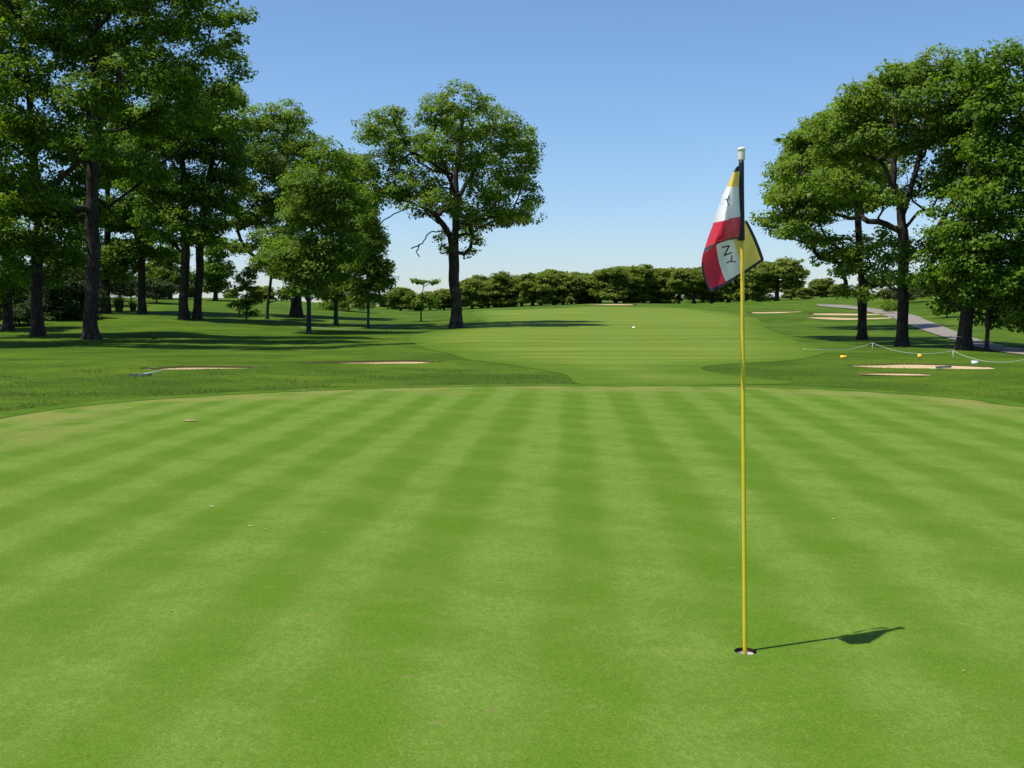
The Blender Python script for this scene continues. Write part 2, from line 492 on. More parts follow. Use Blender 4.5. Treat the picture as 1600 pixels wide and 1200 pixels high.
M['c_white'] = cloth('white_nylon', (.82, .82, .82), .38)
M['c_red'] = cloth('red_nylon', (.70, .022, .050), .34)
M['c_black'] = cloth('black_hem', (.012, .012, .016), .03, .5)
M['ink'] = simple('black_print', (.012, .014, .022), .6, .2)
M['pole'] = simple('yellow_fibreglass', (.72, .52, .028), .32, .5, .12, 12)
M['cap'] = simple('ivory_plastic', (.74, .69, .56), .4, .4, .06, 30)
M['cup'] = simple('white_cup_plastic', (.80, .80, .78), .5, .3, .05, 40)
M['cupsoil'] = simple('cup_soil', (.055, .040, .026), .95, .05, .5, 80, .8, 150)
M['rope'] = simple('white_rope', (.40, .42, .41), .7, .2, .1, 30)
M['stake'] = simple('pale_stake', (.52, .52, .48), .7, .2, .2, 30)
M['stake_dark'] = simple('dark_iron_stake', (.05, .05, .05), .6, .3, .2, 30)
M['sign_y'] = simple('yellow_sign', (.85, .48, .03), .5, .3, .1, 30)
M['sign_w'] = simple('white_sign', (.78, .80, .80), .5, .3, .06, 30)
M['sign_k'] = simple('sign_print', (.10, .07, .02), .6, .2, .1, 30)
M['rake_head'] = simple('dark_rake_plastic', (.03, .05, .055), .5, .3, .2, 30)
M['rake_handle'] = simple('pale_rake_handle', (.62, .64, .60), .5, .3, .15, 20)
M['dry'] = simple('dry_leaf', (.42, .29, .17), .8, .1, .3, 60, 0, 60, .2)
M['petal'] = simple('pale_leaf_scrap', (.62, .62, .46), .7, .2, .2, 90, 0, 60, .2)
M['marker'] = simple('white_marker_paint', (.80, .80, .78), .5, .3, .05, 40)

# ------------------------------------------------------------------ ground sheets
def polar_ground():
    def az(n_in, lo, hi): return np.linspace(lo, hi, n_in, endpoint=False)
    A = np.concatenate([az(520, R(90 - 33), R(90 + 33)), az(60, R(123), R(180)), az(60, R(180), R(360)), az(60, R(360), R(417))])
    rr = np.concatenate([np.geomspace(.4, 12, 34, endpoint=False), np.geomspace(12, 60, 190, endpoint=False),
                         np.geomspace(60, 300, 170, endpoint=False), np.geomspace(300, 6000, 40)])
    X = (rr[:, None] * np.cos(A)[None]).ravel(); Y = (rr[:, None] * np.sin(A)[None]).ravel()
    Z = ground_h(X, Y)
    V = np.stack([X, Y, Z], 1)
    na, nr = len(A), len(rr)
    i, j = np.meshgrid(np.arange(nr - 1), np.arange(na), indexing='ij')
    a, b = i * na + j, i * na + (j + 1) % na
    Q = np.stack([a, a + na, b + na, b], -1).reshape(-1, 4)[:, ::-1]
    V = np.vstack([V, [[0, 0, float(ground_h(np.array([0.]), np.array([0.]))[0])]]])
    T = np.stack([np.arange(na), (np.arange(na) + 1) % na, np.full(na, len(V) - 1)], 1)
    return mesh_np('ground', V, [Q, T], M['rough'], smooth=True)
gr = polar_ground()
tag(gr, 'longer darker rough grass covering the ground around the fairway and trees', 'ground', kind='structure')

def sheet(name, poly, off, material, pts=None, holes=(), hf=height, attrs_fn=None, offs=None):
    P2 = [Vector(p) for p in poly]
    edges = [(k, (k + 1) % len(poly)) for k in range(len(poly))]
    for h in holes:
        s0 = len(P2); P2 += [Vector(p) for p in h]
        edges += [(s0 + k, s0 + (k + 1) % len(h)) for k in range(len(h))]
    if pts is not None and len(pts):
        pts = np.asarray(pts)
        ok = inside(np.asarray(poly), pts[:, 0], pts[:, 1]) & (edge_dist(np.asarray(poly), pts[:, 0], pts[:, 1]) > .06)
        for h in holes:
            hp = np.asarray(h)
            ok &= ~inside(hp, pts[:, 0], pts[:, 1]) & (edge_dist(hp, pts[:, 0], pts[:, 1]) > .02)
        P2 += [Vector(p) for p in pts[ok]]
    vs, es, fs, *_ = delaunay_2d_cdt(P2, edges, [], 0, 1e-5)
    XY = np.array([v[:] for v in vs])
    T = np.array([f for f in fs if len(f) == 3])
    c = XY[T].mean(1)
    keep = inside(np.asarray(poly), c[:, 0], c[:, 1])
    for h in holes: keep &= ~inside(np.asarray(h), c[:, 0], c[:, 1])
    T = T[keep]
    a, b, d = XY[T[:, 0]], XY[T[:, 1]], XY[T[:, 2]]
    flip = ((b - a)[:, 0] * (d - a)[:, 1] - (b - a)[:, 1] * (d - a)[:, 0]) < 0
    T[flip] = T[flip][:, ::-1]
    o_ = off if offs is None else offs(XY)
    Z = hf(XY[:, 0], XY[:, 1]) + o_
    at = attrs_fn(XY) if attrs_fn else None
    return mesh_np(name, np.column_stack([XY, Z]), [T], material, smooth=True, attrs=at)

def grid_pts(x0, x1, y0, y1, s):
    X, Y = np.meshgrid(np.arange(x0, x1, s), np.arange(y0, y1, s) + 1e-3)
    X[1::2] += s / 2
    return np.column_stack([X.ravel(), Y.ravel()])
def uv_pts(px0, px1, npx, y0, y1, ny):
    U, Y = np.meshgrid(np.linspace(px0, px1, npx), np.geomspace(y0, y1, ny))
    return np.column_stack([((U - 800) / F * Y).ravel(), Y.ravel()])

ring = [(HOLE[0] + HOLE_R * math.cos(t) * (1 + .02 * math.sin(7 * t)), HOLE[1] + HOLE_R * math.sin(t)) for t in np.linspace(0, 2 * math.pi, 40, endpoint=False)]
gp = np.vstack([grid_pts(-13, 16, -6, 24, .5), grid_pts(HOLE[0] - .3, HOLE[0] + .3, HOLE[1] - .3, HOLE[1] + .3, .06)])
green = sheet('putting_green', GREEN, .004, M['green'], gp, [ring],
              attrs_fn=lambda XY: {'rim': ('POINT', edge_dist(GREEN, XY[:, 0], XY[:, 1]))})
tag(green, 'closely mown striped putting green around the flagstick', 'putting green', kind='structure')
fr = sheet('green_collar', FRINGE, .009, M['collar'], np.vstack([GREEN + (FRINGE - GREEN) * t for t in (.1, .4, .7)]), [GREEN],
           attrs_fn=lambda XY: {'rim': ('POINT', edge_dist(GREEN, XY[:, 0], XY[:, 1]))})
tag(fr, 'slightly longer mown collar ringing the putting green', 'collar', kind='structure')

FAIR = smooth_closed([g(905, 600), g(880, 585), g(800, 571), g(735, 563), g(700, 552), g(660, 543), g(640, 533), g(650, 523), g(700, 516),
                      g(760, 508), g(745, 497), g(740, 487), g(800, 484.5), g(900, 480.5), g(1000, 480.5), g(1090, 483), g(1150, 491),
                      g(1185, 500), g(1195, 512), g(1230, 527), g(1275, 543), g(1290, 551), g(1240, 563), g(1130, 570), g(1095, 577), g(1150, 588), g(1240, 599),
                      g(1100, 601.5), g(1000, 601)], 5)
fw = sheet('fairway', FAIR, .01, M['fairway'], uv_pts(600, 1320, 130, 21, 215, 190), attrs_fn=lambda XY: {'rim': ('POINT', edge_dist(FAIR, XY[:, 0], XY[:, 1]))},
           offs=lambda XY: .003 + .00022 * XY[:, 1])
tag(fw, 'pale mown fairway running uphill from the green to the crest', 'fairway', kind='structure')

for b in BUNK:
    th = np.linspace(0, 2 * math.pi, 72, endpoint=False)
    wob = 1 + 0.10 * np.sin(3 * th + b['a'] * 5) + 0.06 * np.sin(5 * th + b['c'][0])
    c, s = math.cos(b['rot']), math.sin(b['rot'])
    def outline(k):
        u, v = k * wob * b['a'] * np.cos(th), k * wob * b['b'] * np.sin(th)
        return np.column_stack([b['c'][0] + c * u - s * v, b['c'][1] + s * u + c * v])
    edge = outline(.97)
    off = .02 + .0004 * b['c'][1]
    o = sheet('sand_bunker', edge, off, M['sand'], np.vstack([outline(k) for k in (.15, .3, .45, .6, .7, .8, .9)]))
    tag(o, b['label'], 'sand bunker', 'sand bunkers around the green and fairway', 'structure')
    # undercut soil lip along the far edge
    sel = [k for k in range(72) if math.sin(th[k]) > -.05]
    E0, E1 = outline(.965), outline(1.03)
    V, Q = [], []
    order = sorted(sel, key=lambda k: th[k] if th[k] < 5 else th[k] - 2 * math.pi)
    for k in order:
        z0 = H1(*E0[k]) + off; z1 = H1(*E1[k]) + off + (.012 + .0004 * b['c'][1]) * max(.1, math.sin(th[k])) * (.85 + .12 * math.sin(k * 1.7) + .12 * math.sin(k * .6 + 1))
        V += [(E0[k][0], E0[k][1], z0 + .004), ((E0[k][0] + E1[k][0]) / 2, (E0[k][1] + E1[k][1]) / 2, z1), (E1[k][0], E1[k][1], z1 - .01)]
    for i in range(len(order) - 1):
        for j in (0, 1): Q.append([3 * i + j, 3 * i + 3 + j, 3 * i + 4 + j, 3 * i + 1 + j])
    lip = mesh_np('lip', V, [Q], M['soil'], o)

pl = [g(1640, 560), g(1560, 550), g(1500, 536), g(1455, 521), g(1425, 510), g(1400, 500), g(1380, 493.5), g(1350, 486.5), g(1310, 481.5), g(1278, 478.5)]
pr = [g(1275, 476.5), g(1312, 477), g(1355, 481.5), g(1395, 487), g(1430, 494), g(1462, 506), g(1500, 521), g(1560, 540), g(1650, 551)]
def smooth_open(pts, n=6):
    pts = [np.array(p) for p in pts]; pts = [2 * pts[0] - pts[1]] + pts + [2 * pts[-1] - pts[-2]]
    return [_cr(pts[k - 1], pts[k], pts[k + 1], pts[k + 2], t) for k in range(1, len(pts) - 2) for t in np.linspace(0, 1, n, endpoint=False)] + [pts[-2]]
PATH = np.array(smooth_open(pl) + smooth_open(pr))
po = sheet('cart_path', PATH, .02, M['path'], uv_pts(1260, 1700, 90, 34, 170, 90), offs=lambda XY: .02 + .0004 * XY[:, 1])
tag(po, 'pale grey gravel cart path winding uphill behind the right trees', 'path', kind='structure')

# rough grass blades near the green (too many to count)
rng = np.random.default_rng(5)
def blades(name, n_try, region, hmin, hmax, wid, material, dens):
    X, Y = region(n_try)
    ok = ~inside(FRINGE, X, Y) & ~inside(FAIR, X, Y)
    for b in BUNK: ok &= bunker_q(b, X, Y)[0] > 1.06
    nz = np.sin(X * 1.9 + 1) * np.sin(Y * 1.3) + .6 * np.sin(X * .7 - Y * 2.1) + .5 * np.sin(X * 4.1 + Y * 3.3)
    ok &= rng.random(n_try) < dens * np.clip((40 - Y) / 16, 0, 1) + .25 * nz - .1 * (Y > 30)
    X, Y, nz = X[ok], Y[ok], nz[ok]
    n_ = len(X)
    Z = height(X, Y)
    a = rng.random(n_) * 2 * math.pi
    h = hmin + (hmax - hmin) * rng.random(n_) * (1 + .3 * nz)
    w_ = wid * (.6 + .8 * rng.random(n_))
    lean = rng.normal(0, .45, (n_, 2)) * h[:, None]
    B = np.stack([X, Y, Z - .004], 1)
    D = np.stack([np.cos(a), np.sin(a), 0 * a], 1) * w_[:, None] / 2
    mid = B + np.stack([lean[:, 0] * .35, lean[:, 1] * .35, h * .6], 1)
    tip = B + np.stack([lean[:, 0], lean[:, 1], h], 1)
    V = np.stack([B - D, B + D, mid + D * .8, tip, mid - D * .8], 1).reshape(-1, 3)
    k = np.arange(n_)[:, None] * 5
    F5 = k + np.arange(5)[None]
    return mesh_np(name, V, [F5], material, attrs={'tint': ('FACE', np.clip(.45 + .2 * nz + rng.normal(0, .28, n_), 0, 1))})
def band(n_):
    px = rng.uniform(-60, 1680, n_)
    Yb = 15 + 26 * rng.random(n_) ** 1.9
    return (px - 800) / F * Yb, Yb
o = blades('rough_grass', 120000, band, .010, .032, .010, M['blade'], .55)
def bank(n_):
    px = rng.uniform(-40, 900, n_); Yb = 17 + 12 * rng.random(n_) ** 1.1
    return (px - 800) / F * Yb, Yb
ob_ = blades('bank_grass', 60000, bank, .02, .050, .011, M['blade_tall'], .02)
tag(ob_, 'pale seeding tufts of longer grass on the bank left of the approach', 'tall grass', kind='stuff')
tag(o, 'longer uneven rough grass along the back edge of the green', 'rough grass', kind='stuff')

# ------------------------------------------------------------------ trees
def tubes(A, B, ra, rb, k):
    n_ = len(A)
    T = B - A; L = np.linalg.norm(T, axis=1, keepdims=True) + 1e-9; T = T / L
    up = np.where(np.abs(T[:, 2:3]) < .9, np.array([[0, 0, 1.]]), np.array([[1., 0, 0]]))
    a = np.cross(T, up); a /= np.linalg.norm(a, axis=1, keepdims=True) + 1e-9
    b = np.cross(T, a)
    th = 2 * math.pi * np.arange(k) / k
    ringv = a[:, None] * np.cos(th)[None, :, None] + b[:, None] * np.sin(th)[None, :, None]
    V = np.stack([A[:, None] + ringv * ra[:, None, None], B[:, None] + ringv * rb[:, None, None]], 1).reshape(-1, 3)
    base = (np.arange(n_) * 2 * k)[:, None]
    j = np.arange(k); j2 = (j + 1) % k
    Q = np.stack([base + j, base + j2, base + k + j2, base + k + j], -1).reshape(-1, 4)
    return V, Q

def leaf_mesh(name, C, Nrm, size, tint, material, parent, rg, aspect=.75):
    n_ = len(C)
    Nrm = Nrm / (np.linalg.norm(Nrm, axis=1, keepdims=True) + 1e-9)
    t = rg.normal(size=(n_, 3)); t -= (t * Nrm).sum(1, keepdims=True) * Nrm
    t /= np.linalg.norm(t, axis=1, keepdims=True) + 1e-9
    s = np.cross(Nrm, t)
    L = size[:, None]
    bend = Nrm * L * .16
    w1 = L * aspect / 2
    V = np.stack([C - t * L * .5, C - t * L * .05 + s * w1 + bend, C + t * L * .5 - bend * .6, C + t * L * .02 - s * w1 + bend], 1).reshape(-1, 3)
    Fq = (np.arange(n_) * 4)[:, None] + np.arange(4)[None]
    return mesh_np(name, V, [Fq], material, parent, attrs={'tint': ('FACE', tint)})

def grow(name, base_px, Y, trunk_r, path, lobes, leafm, barkm, label, cat='tree', group=None, limbs=(), bare=(), seed=1, leaf=.2,
         spray=.75, per=34, dens=1.0, depth=True, gap=.0, z0=None, low=None, flat=.55, solid=.45):
    """a tree: pixel measures become metres at its own distance; crown lobes are also spread in depth"""
    rg = np.random.default_rng(seed)
    bx = (base_px - 800) / F * Y / (math.cos(PITCH) + 0) if False else ray(base_px, HOR)[0] * Y
    bz = H1(bx, Y) if z0 is None else z0
    O = np.array([bx, Y, bz])
    mpp = Y / F
    def W(px, py, dy=0.0):
        v = P(px, py, Y)
        return np.array([v.x, Y + dy, v.z])
    # nodes
    ND, PR, TR = [], [], []
    def add(p, par, fl=0):
        ND.append(np.asarray(p, float)); PR.append(par); TR.append(fl); return len(ND) - 1
    tp = [O - np.array([0, 0, .25])] + [W(*q) for q in path]
    tp[0][0] = O[0]
    def resample(pts, step):
        out = [pts[0]]
        for a, b in zip(pts[:-1], pts[1:]):
            m_ = max(1, int(np.linalg.norm(b - a) / step))
            out += [a + (b - a) * (i + 1) / m_ for i in range(m_)]
        return out
    def smooth(pts, n_=4):
        pts = [np.asarray(p, float) for p in pts]
        if len(pts) < 3: return pts
        e = [2 * pts[0] - pts[1]] + pts + [2 * pts[-1] - pts[-2]]
        return [_cr(e[k - 1], e[k], e[k + 1], e[k + 2], t) for k in range(1, len(e) - 2) for t in np.linspace(0, 1, n_, endpoint=False)] + [pts[-1]]
    last = -1
    wob = rg.uniform(0, 6, 4)
    for p in resample(smooth(tp), .5):
        h_ = p[2] - O[2]; k_ = min(1, max(0, h_) / 2) * trunk_r * .22
        p = p + np.array([k_ * (math.sin(h_ * .9 + wob[0]) + .5 * math.sin(h_ * 2.3 + wob[1])), k_ * math.sin(h_ * .8 + wob[2]), 0])
        last = add(p, last, 1)
    ntr = len(ND)
    crown_x = [l[0] for l in lobes]
    cx = (min(crown_x) + max(crown_x)) / 2
    cw = (max(l[0] + l[2] for l in lobes) - min(l[0] - l[2] for l in lobes)) / 2 * mpp
    LB = []
    for l in lobes:
        px, py, rx, ry = l[:4]
        lat = (px - cx) * mpp
        d = math.sqrt(max(0.0, cw * cw - lat * lat))
        if len(l) > 4: offs = [l[4] * mpp]
        elif depth and d > rx * mpp * .6: offs = [d * rg.uniform(.30, .62), -d * rg.uniform(.30, .62)]
        else: offs = [rg.uniform(-.3, .3) * rx * mpp]
        for dy in offs:
            jit = rg.normal(0, .10, 2) * rx
            c = W(px + jit[0], py + jit[1], dy)
            LB.append((c, np.array([rx * mpp, (rx + ry) / 2 * mpp * 1.05, ry * mpp])))
    # given limbs
    def limb(poly, flag):
        pts = [W(q[0], q[1], (q[2] if len(q) > 2 else 0) * mpp) for q in poly]
        A_ = np.array(ND)
        par = int(np.argmin(np.linalg.norm(A_ - pts[0], axis=1)))
        for p in resample(smooth(pts, 3)[1:], .5): par = add(p + rg.normal(0, .03, 3), par, flag)
    for lb in limbs: limb(lb, 2)
    # limbs to the lobes
    zlow = low if low is not None else O[2] + (LB and min(c[2] - r[2] for c, r in LB) - O[2]) * .7
    order = sorted(range(len(LB)), key=lambda k: np.hypot(LB[k][0][0] - O[0], LB[k][0][1] - O[1]))
    for k in order:
        c, r = LB[k]
        A_ = np.array(ND)
        hd = np.hypot(A_[:, 0] - c[0], A_[:, 1] - c[1])
        cost = np.linalg.norm(A_ - c, axis=1) + np.maximum(0, A_[:, 2] - (c[2] - .35 * hd)) * 1.6 + np.where(A_[:, 2] < zlow, 50, 0) + np.where(np.array(TR) == 9, 99, 0)
        par = int(np.argmin(cost))
        s_ = ND[par]
        D = np.linalg.norm(c - s_)
        if D < .4: continue
        ctrl = s_ + (c - s_) * .5 + np.array([0, 0, -.10 * D]) + rg.normal(0, .07 * D, 3)
        m_ = max(2, int(D / .55))
        for i in range(1, m_ + 1):
            t = i / m_
            p = (1 - t) ** 2 * s_ + 2 * t * (1 - t) * ctrl + t * t * c
            par = add(p + rg.normal(0, .05, 3), par, 2)
    for lb in bare: limb(lb, 9)
    # sprays
    SP, SO = [], []
    for c, r in LB:
        area = (r[0] * r[2] + r[0] * r[1] + r[1] * r[2]) / 3 * 4 * math.pi
        ns = max(4, int(dens * area / (spray * spray) * .62))
        d = rg.normal(size=(ns, 3)); d /= np.linalg.norm(d, axis=1, keepdims=True)
        d[:, 2] = np.where(d[:, 2] < -.3, d[:, 2] * .6, d[:, 2])
        rad = solid + (1.02 - solid) * rg.random((ns, 1)) ** .6
        q = c + d * r * rad + rg.normal(0, .12 * spray, (ns, 3))
        if gap:
            nz = np.sin(q[:, 0] * 1.7 + seed) * np.sin(q[:, 2] * 1.9 + 1) + np.sin(q[:, 1] * 1.5 + 2) * np.sin(q[:, 2] * 2.7 + q[:, 0])
            q_ok = nz > -1.3 + gap
            q, d = q[q_ok], d[q_ok]
        SP.append(q); SO.append(d)
    SP = np.concatenate(SP); SO = np.concatenate(SO)
    ok = SP[:, 2] > O[2] + .25
    SP, SO = SP[ok], SO[ok]
    o_ = np.argsort(np.hypot(SP[:, 0] - O[0], SP[:, 1] - O[1]) * .6 + np.abs(SP[:, 2] - zlow) * .2)
    SP, SO = SP[o_], SO[o_]
    NA = np.zeros((len(ND) + 3 * len(SP), 3)); NA[:len(ND)] = np.array(ND)
    cnt = len(ND)
    bad = np.zeros(len(NA), bool); bad[:cnt] = [(t == 9) or (t == 1 and p[2] < zlow - .8) for t, p in zip(TR, ND)]
    PRa = list(PR)
    for q in SP:
        A_ = NA[:cnt]
        cost = ((A_ - q) ** 2).sum(1) + np.maximum(0, A_[:, 2] - q[2]) * .6
        cost[bad[:cnt]] += 400
        par = int(np.argmin(cost))
        s_ = NA[par]
        mid = s_ + (q - s_) * .5 + rg.normal(0, .06, 3) * np.linalg.norm(q - s_) + np.array([0, 0, .06])
        NA[cnt] = mid; PRa.append(par); NA[cnt + 1] = q; PRa.append(cnt); cnt += 2
    NA = NA[:cnt]; PRa = np.array(PRa)
    TRa = np.zeros(cnt, int); TRa[:len(TR)] = TR
    acc = np.zeros(cnt)
    child = np.zeros(cnt, bool); child[PRa[PRa >= 0]] = True
    acc[~child] = 1
    for i in range(cnt - 1, 0, -1):
        if PRa[i] >= 0: acc[PRa[i]] += acc[i]
    r0 = min(.014, trunk_r * .18)
    e = math.log(trunk_r / r0) / math.log(max(2.0, acc[0]))
    RD = r0 * acc ** e
    # trunk keeps a steady taper below the crown
    zt = NA[:, 2] - O[2]
    RD = np.where(TRa == 1, np.maximum(RD, trunk_r * (1 - .75 * np.arange(cnt) / max(1, ntr)) * (np.arange(cnt) < ntr)), RD)
    bare_i = np.where(TRa == 9)[0]
    RD[bare_i] = np.maximum(RD[bare_i], .045 * min(1, trunk_r / .4))
    flare = np.where(TRa == 1, 1 + .70 * np.exp(-np.maximum(zt, 0) / (trunk_r * 1.2)), 1)
    RD = RD * flare
    idx = np.arange(1, cnt)
    par = PRa[idx]
    ra, rb = np.minimum(RD[par], RD[idx] * 1.6), RD[idx]
    ra = np.where(TRa[idx] == 1, RD[par], ra)
    big = (rb > .07)
    V1, Q1 = tubes(NA[par][big], NA[idx][big], ra[big], rb[big], 10)
    V2, Q2 = tubes(NA[par][~big], NA[idx][~big], ra[~big], rb[~big], 4)
    root = empty(name, tuple(O))
    tag(root, label, cat, group)
    ob = O[None]
    mesh_np('trunk', np.vstack([V1, V2]) - ob, [np.vstack([Q1, Q2 + len(V1)])], M[barkm], root, True)
    # leaves
    nl = rg.poisson(per * 1.55, len(SP))
    rep = np.repeat(np.arange(len(SP)), nl)
    dd = rg.normal(size=(len(rep), 3)); dd /= np.linalg.norm(dd, axis=1, keepdims=True)
    dd *= rg.random((len(rep), 1)) ** .45
    C = SP[rep] + dd * np.array([spray, spray, spray * flat])
    Nr = np.array([-.08, -.03, .72]) + SO[rep] * .6 + dd * .35 + rg.normal(0, .55, (len(rep), 3))
    st = rg.random(len(SP))
    tint = np.clip(.15 + .7 * (.6 * st[rep] + .4 * rg.random(len(rep))) + rg.normal(0, .12, len(rep)), 0, 1)
    size = leaf * .80 * np.exp(rg.normal(0, .34, len(rep)))
    keep = C[:, 2] > O[2] + .05
    leaf_mesh('crown', C[keep] - ob, Nr[keep], size[keep], tint[keep], M[leafm], root, rg)
    return root

exec_trees = []
grow('oak_tree', 713, 80, .42, [(712, 470), (711, 430), (709, 370), (712, 320), (715, 270), (718, 215), (720, 170)],
     [(722, 190, 48, 32), (775, 208, 40, 30), (812, 234, 32, 30), (815, 288, 30, 26), (832, 256, 14, 16), (830, 314, 16, 12), (596, 214, 36, 32), (640, 238, 36, 28), (588, 264, 38, 30), (614, 300, 38, 16), (618, 190, 20, 16),
      (645, 288, 50, 26), (700, 246, 40, 36), (758, 255, 42, 36), (690, 195, 32, 30), (770, 305, 42, 24), (802, 335, 52, 16), (770, 340, 40, 14), (700, 318, 34, 18), (745, 342, 36, 14),
      (660, 330, 26, 10), (740, 378, 20, 13, -8), (738, 396, 12, 8, 8), (698, 392, 16, 12, -8), (690, 366, 14, 8, 4), (728, 362, 20, 10, 6)],
     'leaf_oak', 'bark', 'big lone oak with a thick straight trunk standing in the middle of the view', seed=11, leaf=.20, spray=.62, per=25, dens=1.0, gap=.70, low=float(P(712, 398, 80).z),
     limbs=[[(709, 378), (692, 350), (672, 330), (640, 316), (610, 300), (585, 280)], [(711, 358), (742, 354), (785, 350), (835, 345)],
            [(712, 322), (736, 275), (770, 232), (800, 215)], [(713, 305), (690, 250), (668, 200)]],
     bare=[[(672, 331), (640, 325), (620, 332), (604, 341), (592, 351)], [(702, 362), (682, 362), (668, 366), (663, 376), (652, 384), (642, 388)], [(655, 382), (652, 393), (655, 402)]])

# --- left grove
grow('oak_tree', 142, 55, .34, [(142, 500), (143, 430), (146, 330), (147, 230), (150, 130), (152, 30), (153, -60), (155, -140)],
     [(150, -130, 90, 50), (70, -60, 70, 50), (240, -70, 70, 50), (130, 5, 70, 45), (225, 15, 55, 40), (85, 75, 60, 40), (180, 85, 60, 40), (250, 95, 50, 36),
      (300, 55, 40, 30), (325, 18, 36, 20), (370, 10, 20, 9), (352, 48, 9, 12), (340, 90, 20, 22), (88, 150, 56, 34), (66, 215, 50, 32), (75, 275, 50, 32),
      (120, 235, 44, 34), (62, 325, 40, 20), (110, 322, 36, 20), (195, 175, 55, 40), (262, 160, 46, 36), (318, 140, 32, 30), (330, 185, 28, 22), (190, 250, 40, 30),
      (200, -45, 80, 40, -320), (300, -60, 70, 40, -290), (100, -80, 75, 45, -330), (355, -75, 60, 36, -190), (20, -60, 70, 45, -300), (260, -90, 60, 40, -380)],
     'leaf_dark', 'bark', 'tallest dark oak on the left, thick bare lower trunk, crown beyond the photo top', group='trees of the left grove', seed=21, leaf=.20, spray=.7, per=34, dens=1.05, gap=.25,
     low=float(P(142, 330, 55).z), limbs=[[(148, 205), (200, 110), (250, 50), (285, 10), (310, -15)], [(255, 60), (300, 35), (345, 16), (380, 10)]])
grow('oak_tree', 58, 58, .31, [(58, 480), (60, 400), (58, 300), (50, 200), (40, 100), (30, 0), (25, -90)],
     [(48, 375, 44, 24), (88, 398, 30, 18), (62, 330, 44, 28), (105, 362, 34, 22), (20, 435, 34, 18), (70, 425, 26, 12), (25, 300, 45, 34), (15, 205, 45, 44), (8, 105, 45, 50), (20, 20, 45, 44), (-40, -30, 60, 55), (-60, 150, 60, 70), (-50, 300, 55, 50), (0, 400, 36, 24)],
     'leaf_dark', 'bark', 'dark tree at the left edge of the photo, left of the tallest oak', group='trees of the left grove', seed=22, leaf=.21, spray=.75, per=34, dens=1.1, low=float(P(58, 400, 58).z))
grow('oak_tree', 12, 66, .28, [(12, 480), (8, 420), (5, 360), (0, 300)],
     [(0, 370, 44, 36), (-30, 430, 40, 36), (28, 425, 26, 22), (-40, 330, 44, 44), (-10, 460, 30, 18)],
     'leaf_dark', 'bark', 'dark low tree in the lower left corner of the grove, cut by the photo edge', group='trees of the left grove', seed=23, leaf=.21, spray=.75, per=36, dens=1.2)
grow('oak_tree', -150, 47, .42, [(-150, 480), (-150, 350), (-148, 200), (-145, 50)],
     [(-150, 60, 90, 60), (-230, 140, 80, 70), (-90, 140, 60, 50), (-150, 240, 90, 50), (-80, 250, 50, 40), (-220, 300, 80, 50)],
     'leaf_dark', 'bark', 'dark oak just outside the left edge whose shade falls on the lawn', group='trees of the left grove', seed=24, leaf=.26, spray=.9, per=26, dens=.9)
grow('oak_tree', 165, 90, .35, [(165, 450), (166, 400), (168, 330), (172, 270), (176, 200)],
     [(170, 335, 42, 32), (148, 385, 32, 18), (182, 275, 46, 38), (150, 230, 40, 34), (190, 415, 26, 14), (200, 210, 44, 36), (128, 420, 26, 16), (100, 400, 30, 22), (165, 430, 30, 12), (110, 330, 36, 30), (210, 385, 30, 18)],
     'leaf_dark', 'bark', 'dark tree just right of the tallest oak, its trunk behind the tall ornamental grass', group='trees of the left grove', seed=25, leaf=.24, spray=.8, per=32, dens=1.0, low=float(P(165, 420, 90).z))
grow('oak_tree', 222, 88, .31, [(222, 450), (221, 400), (221, 340), (222, 270), (225, 200)],
     [(222, 325, 46, 28), (188, 345, 34, 24), (245, 362, 28, 18), (215, 265, 42, 34), (228, 205, 40, 36), (200, 392, 30, 18), (245, 395, 24, 12), (255, 330, 34, 26), (180, 400, 26, 14)],
     'leaf_dark', 'bark', 'dark tree with a straight trunk between the ornamental grass and the twin trunks', group='trees of the left grove', seed=26, leaf=.24, spray=.8, per=32, dens=1.0, low=float(P(222, 400, 88).z))
grow('oak_tree', 288, 80, .34, [(287, 460), (289, 400), (290, 340), (286, 280), (280, 200), (276, 150)],
     [(268, 150, 46, 36), (240, 215, 46, 38), (292, 232, 46, 38), (250, 285, 46, 32), (300, 292, 40, 32), (252, 338, 42, 20), (290, 350, 34, 22), (262, 372, 26, 12), (310, 370, 24, 16)],
     'leaf_dark', 'bark', 'left one of the twin dark trunks standing close together in the grove', group='trees of the left grove', seed=27, leaf=.22, spray=.75, per=32, dens=1.05, low=float(P(288, 385, 80).z),
     limbs=[[(289, 400), (272, 382), (252, 364), (235, 350)]])
grow('oak_tree', 308, 80.8, .30, [(309, 460), (312, 400), (318, 340), (326, 280), (335, 220), (345, 160)],
     [(352, 150, 26, 22), (366, 152, 12, 16), (345, 205, 34, 32), (352, 262, 30, 32), (328, 312, 36, 28), (362, 322, 20, 20), (340, 348, 22, 16), (318, 372, 16, 16), (310, 190, 36, 40), (372, 275, 14, 16), (364, 240, 20, 22)],
     'leaf_oak', 'bark', 'right one of the twin dark trunks standing close together in the grove', group='trees of the left grove', seed=28, leaf=.21, spray=.7, per=32, dens=1.1, low=float(P(308, 390, 80).z))
grow('shade_tree', 337, 132, .26, [(337, 440), (338, 410), (340, 385)],
     [(340, 392, 17, 20), (346, 425, 17, 18), (326, 425, 16, 18), (338, 446, 19, 12)],
     'leaf_dark', 'bark', 'small dense tree seen just right of the twin trunks, behind the grove', seed=29, leaf=.34, spray=.9, per=30, dens=1.2, group='trees on the rise behind the left grove')
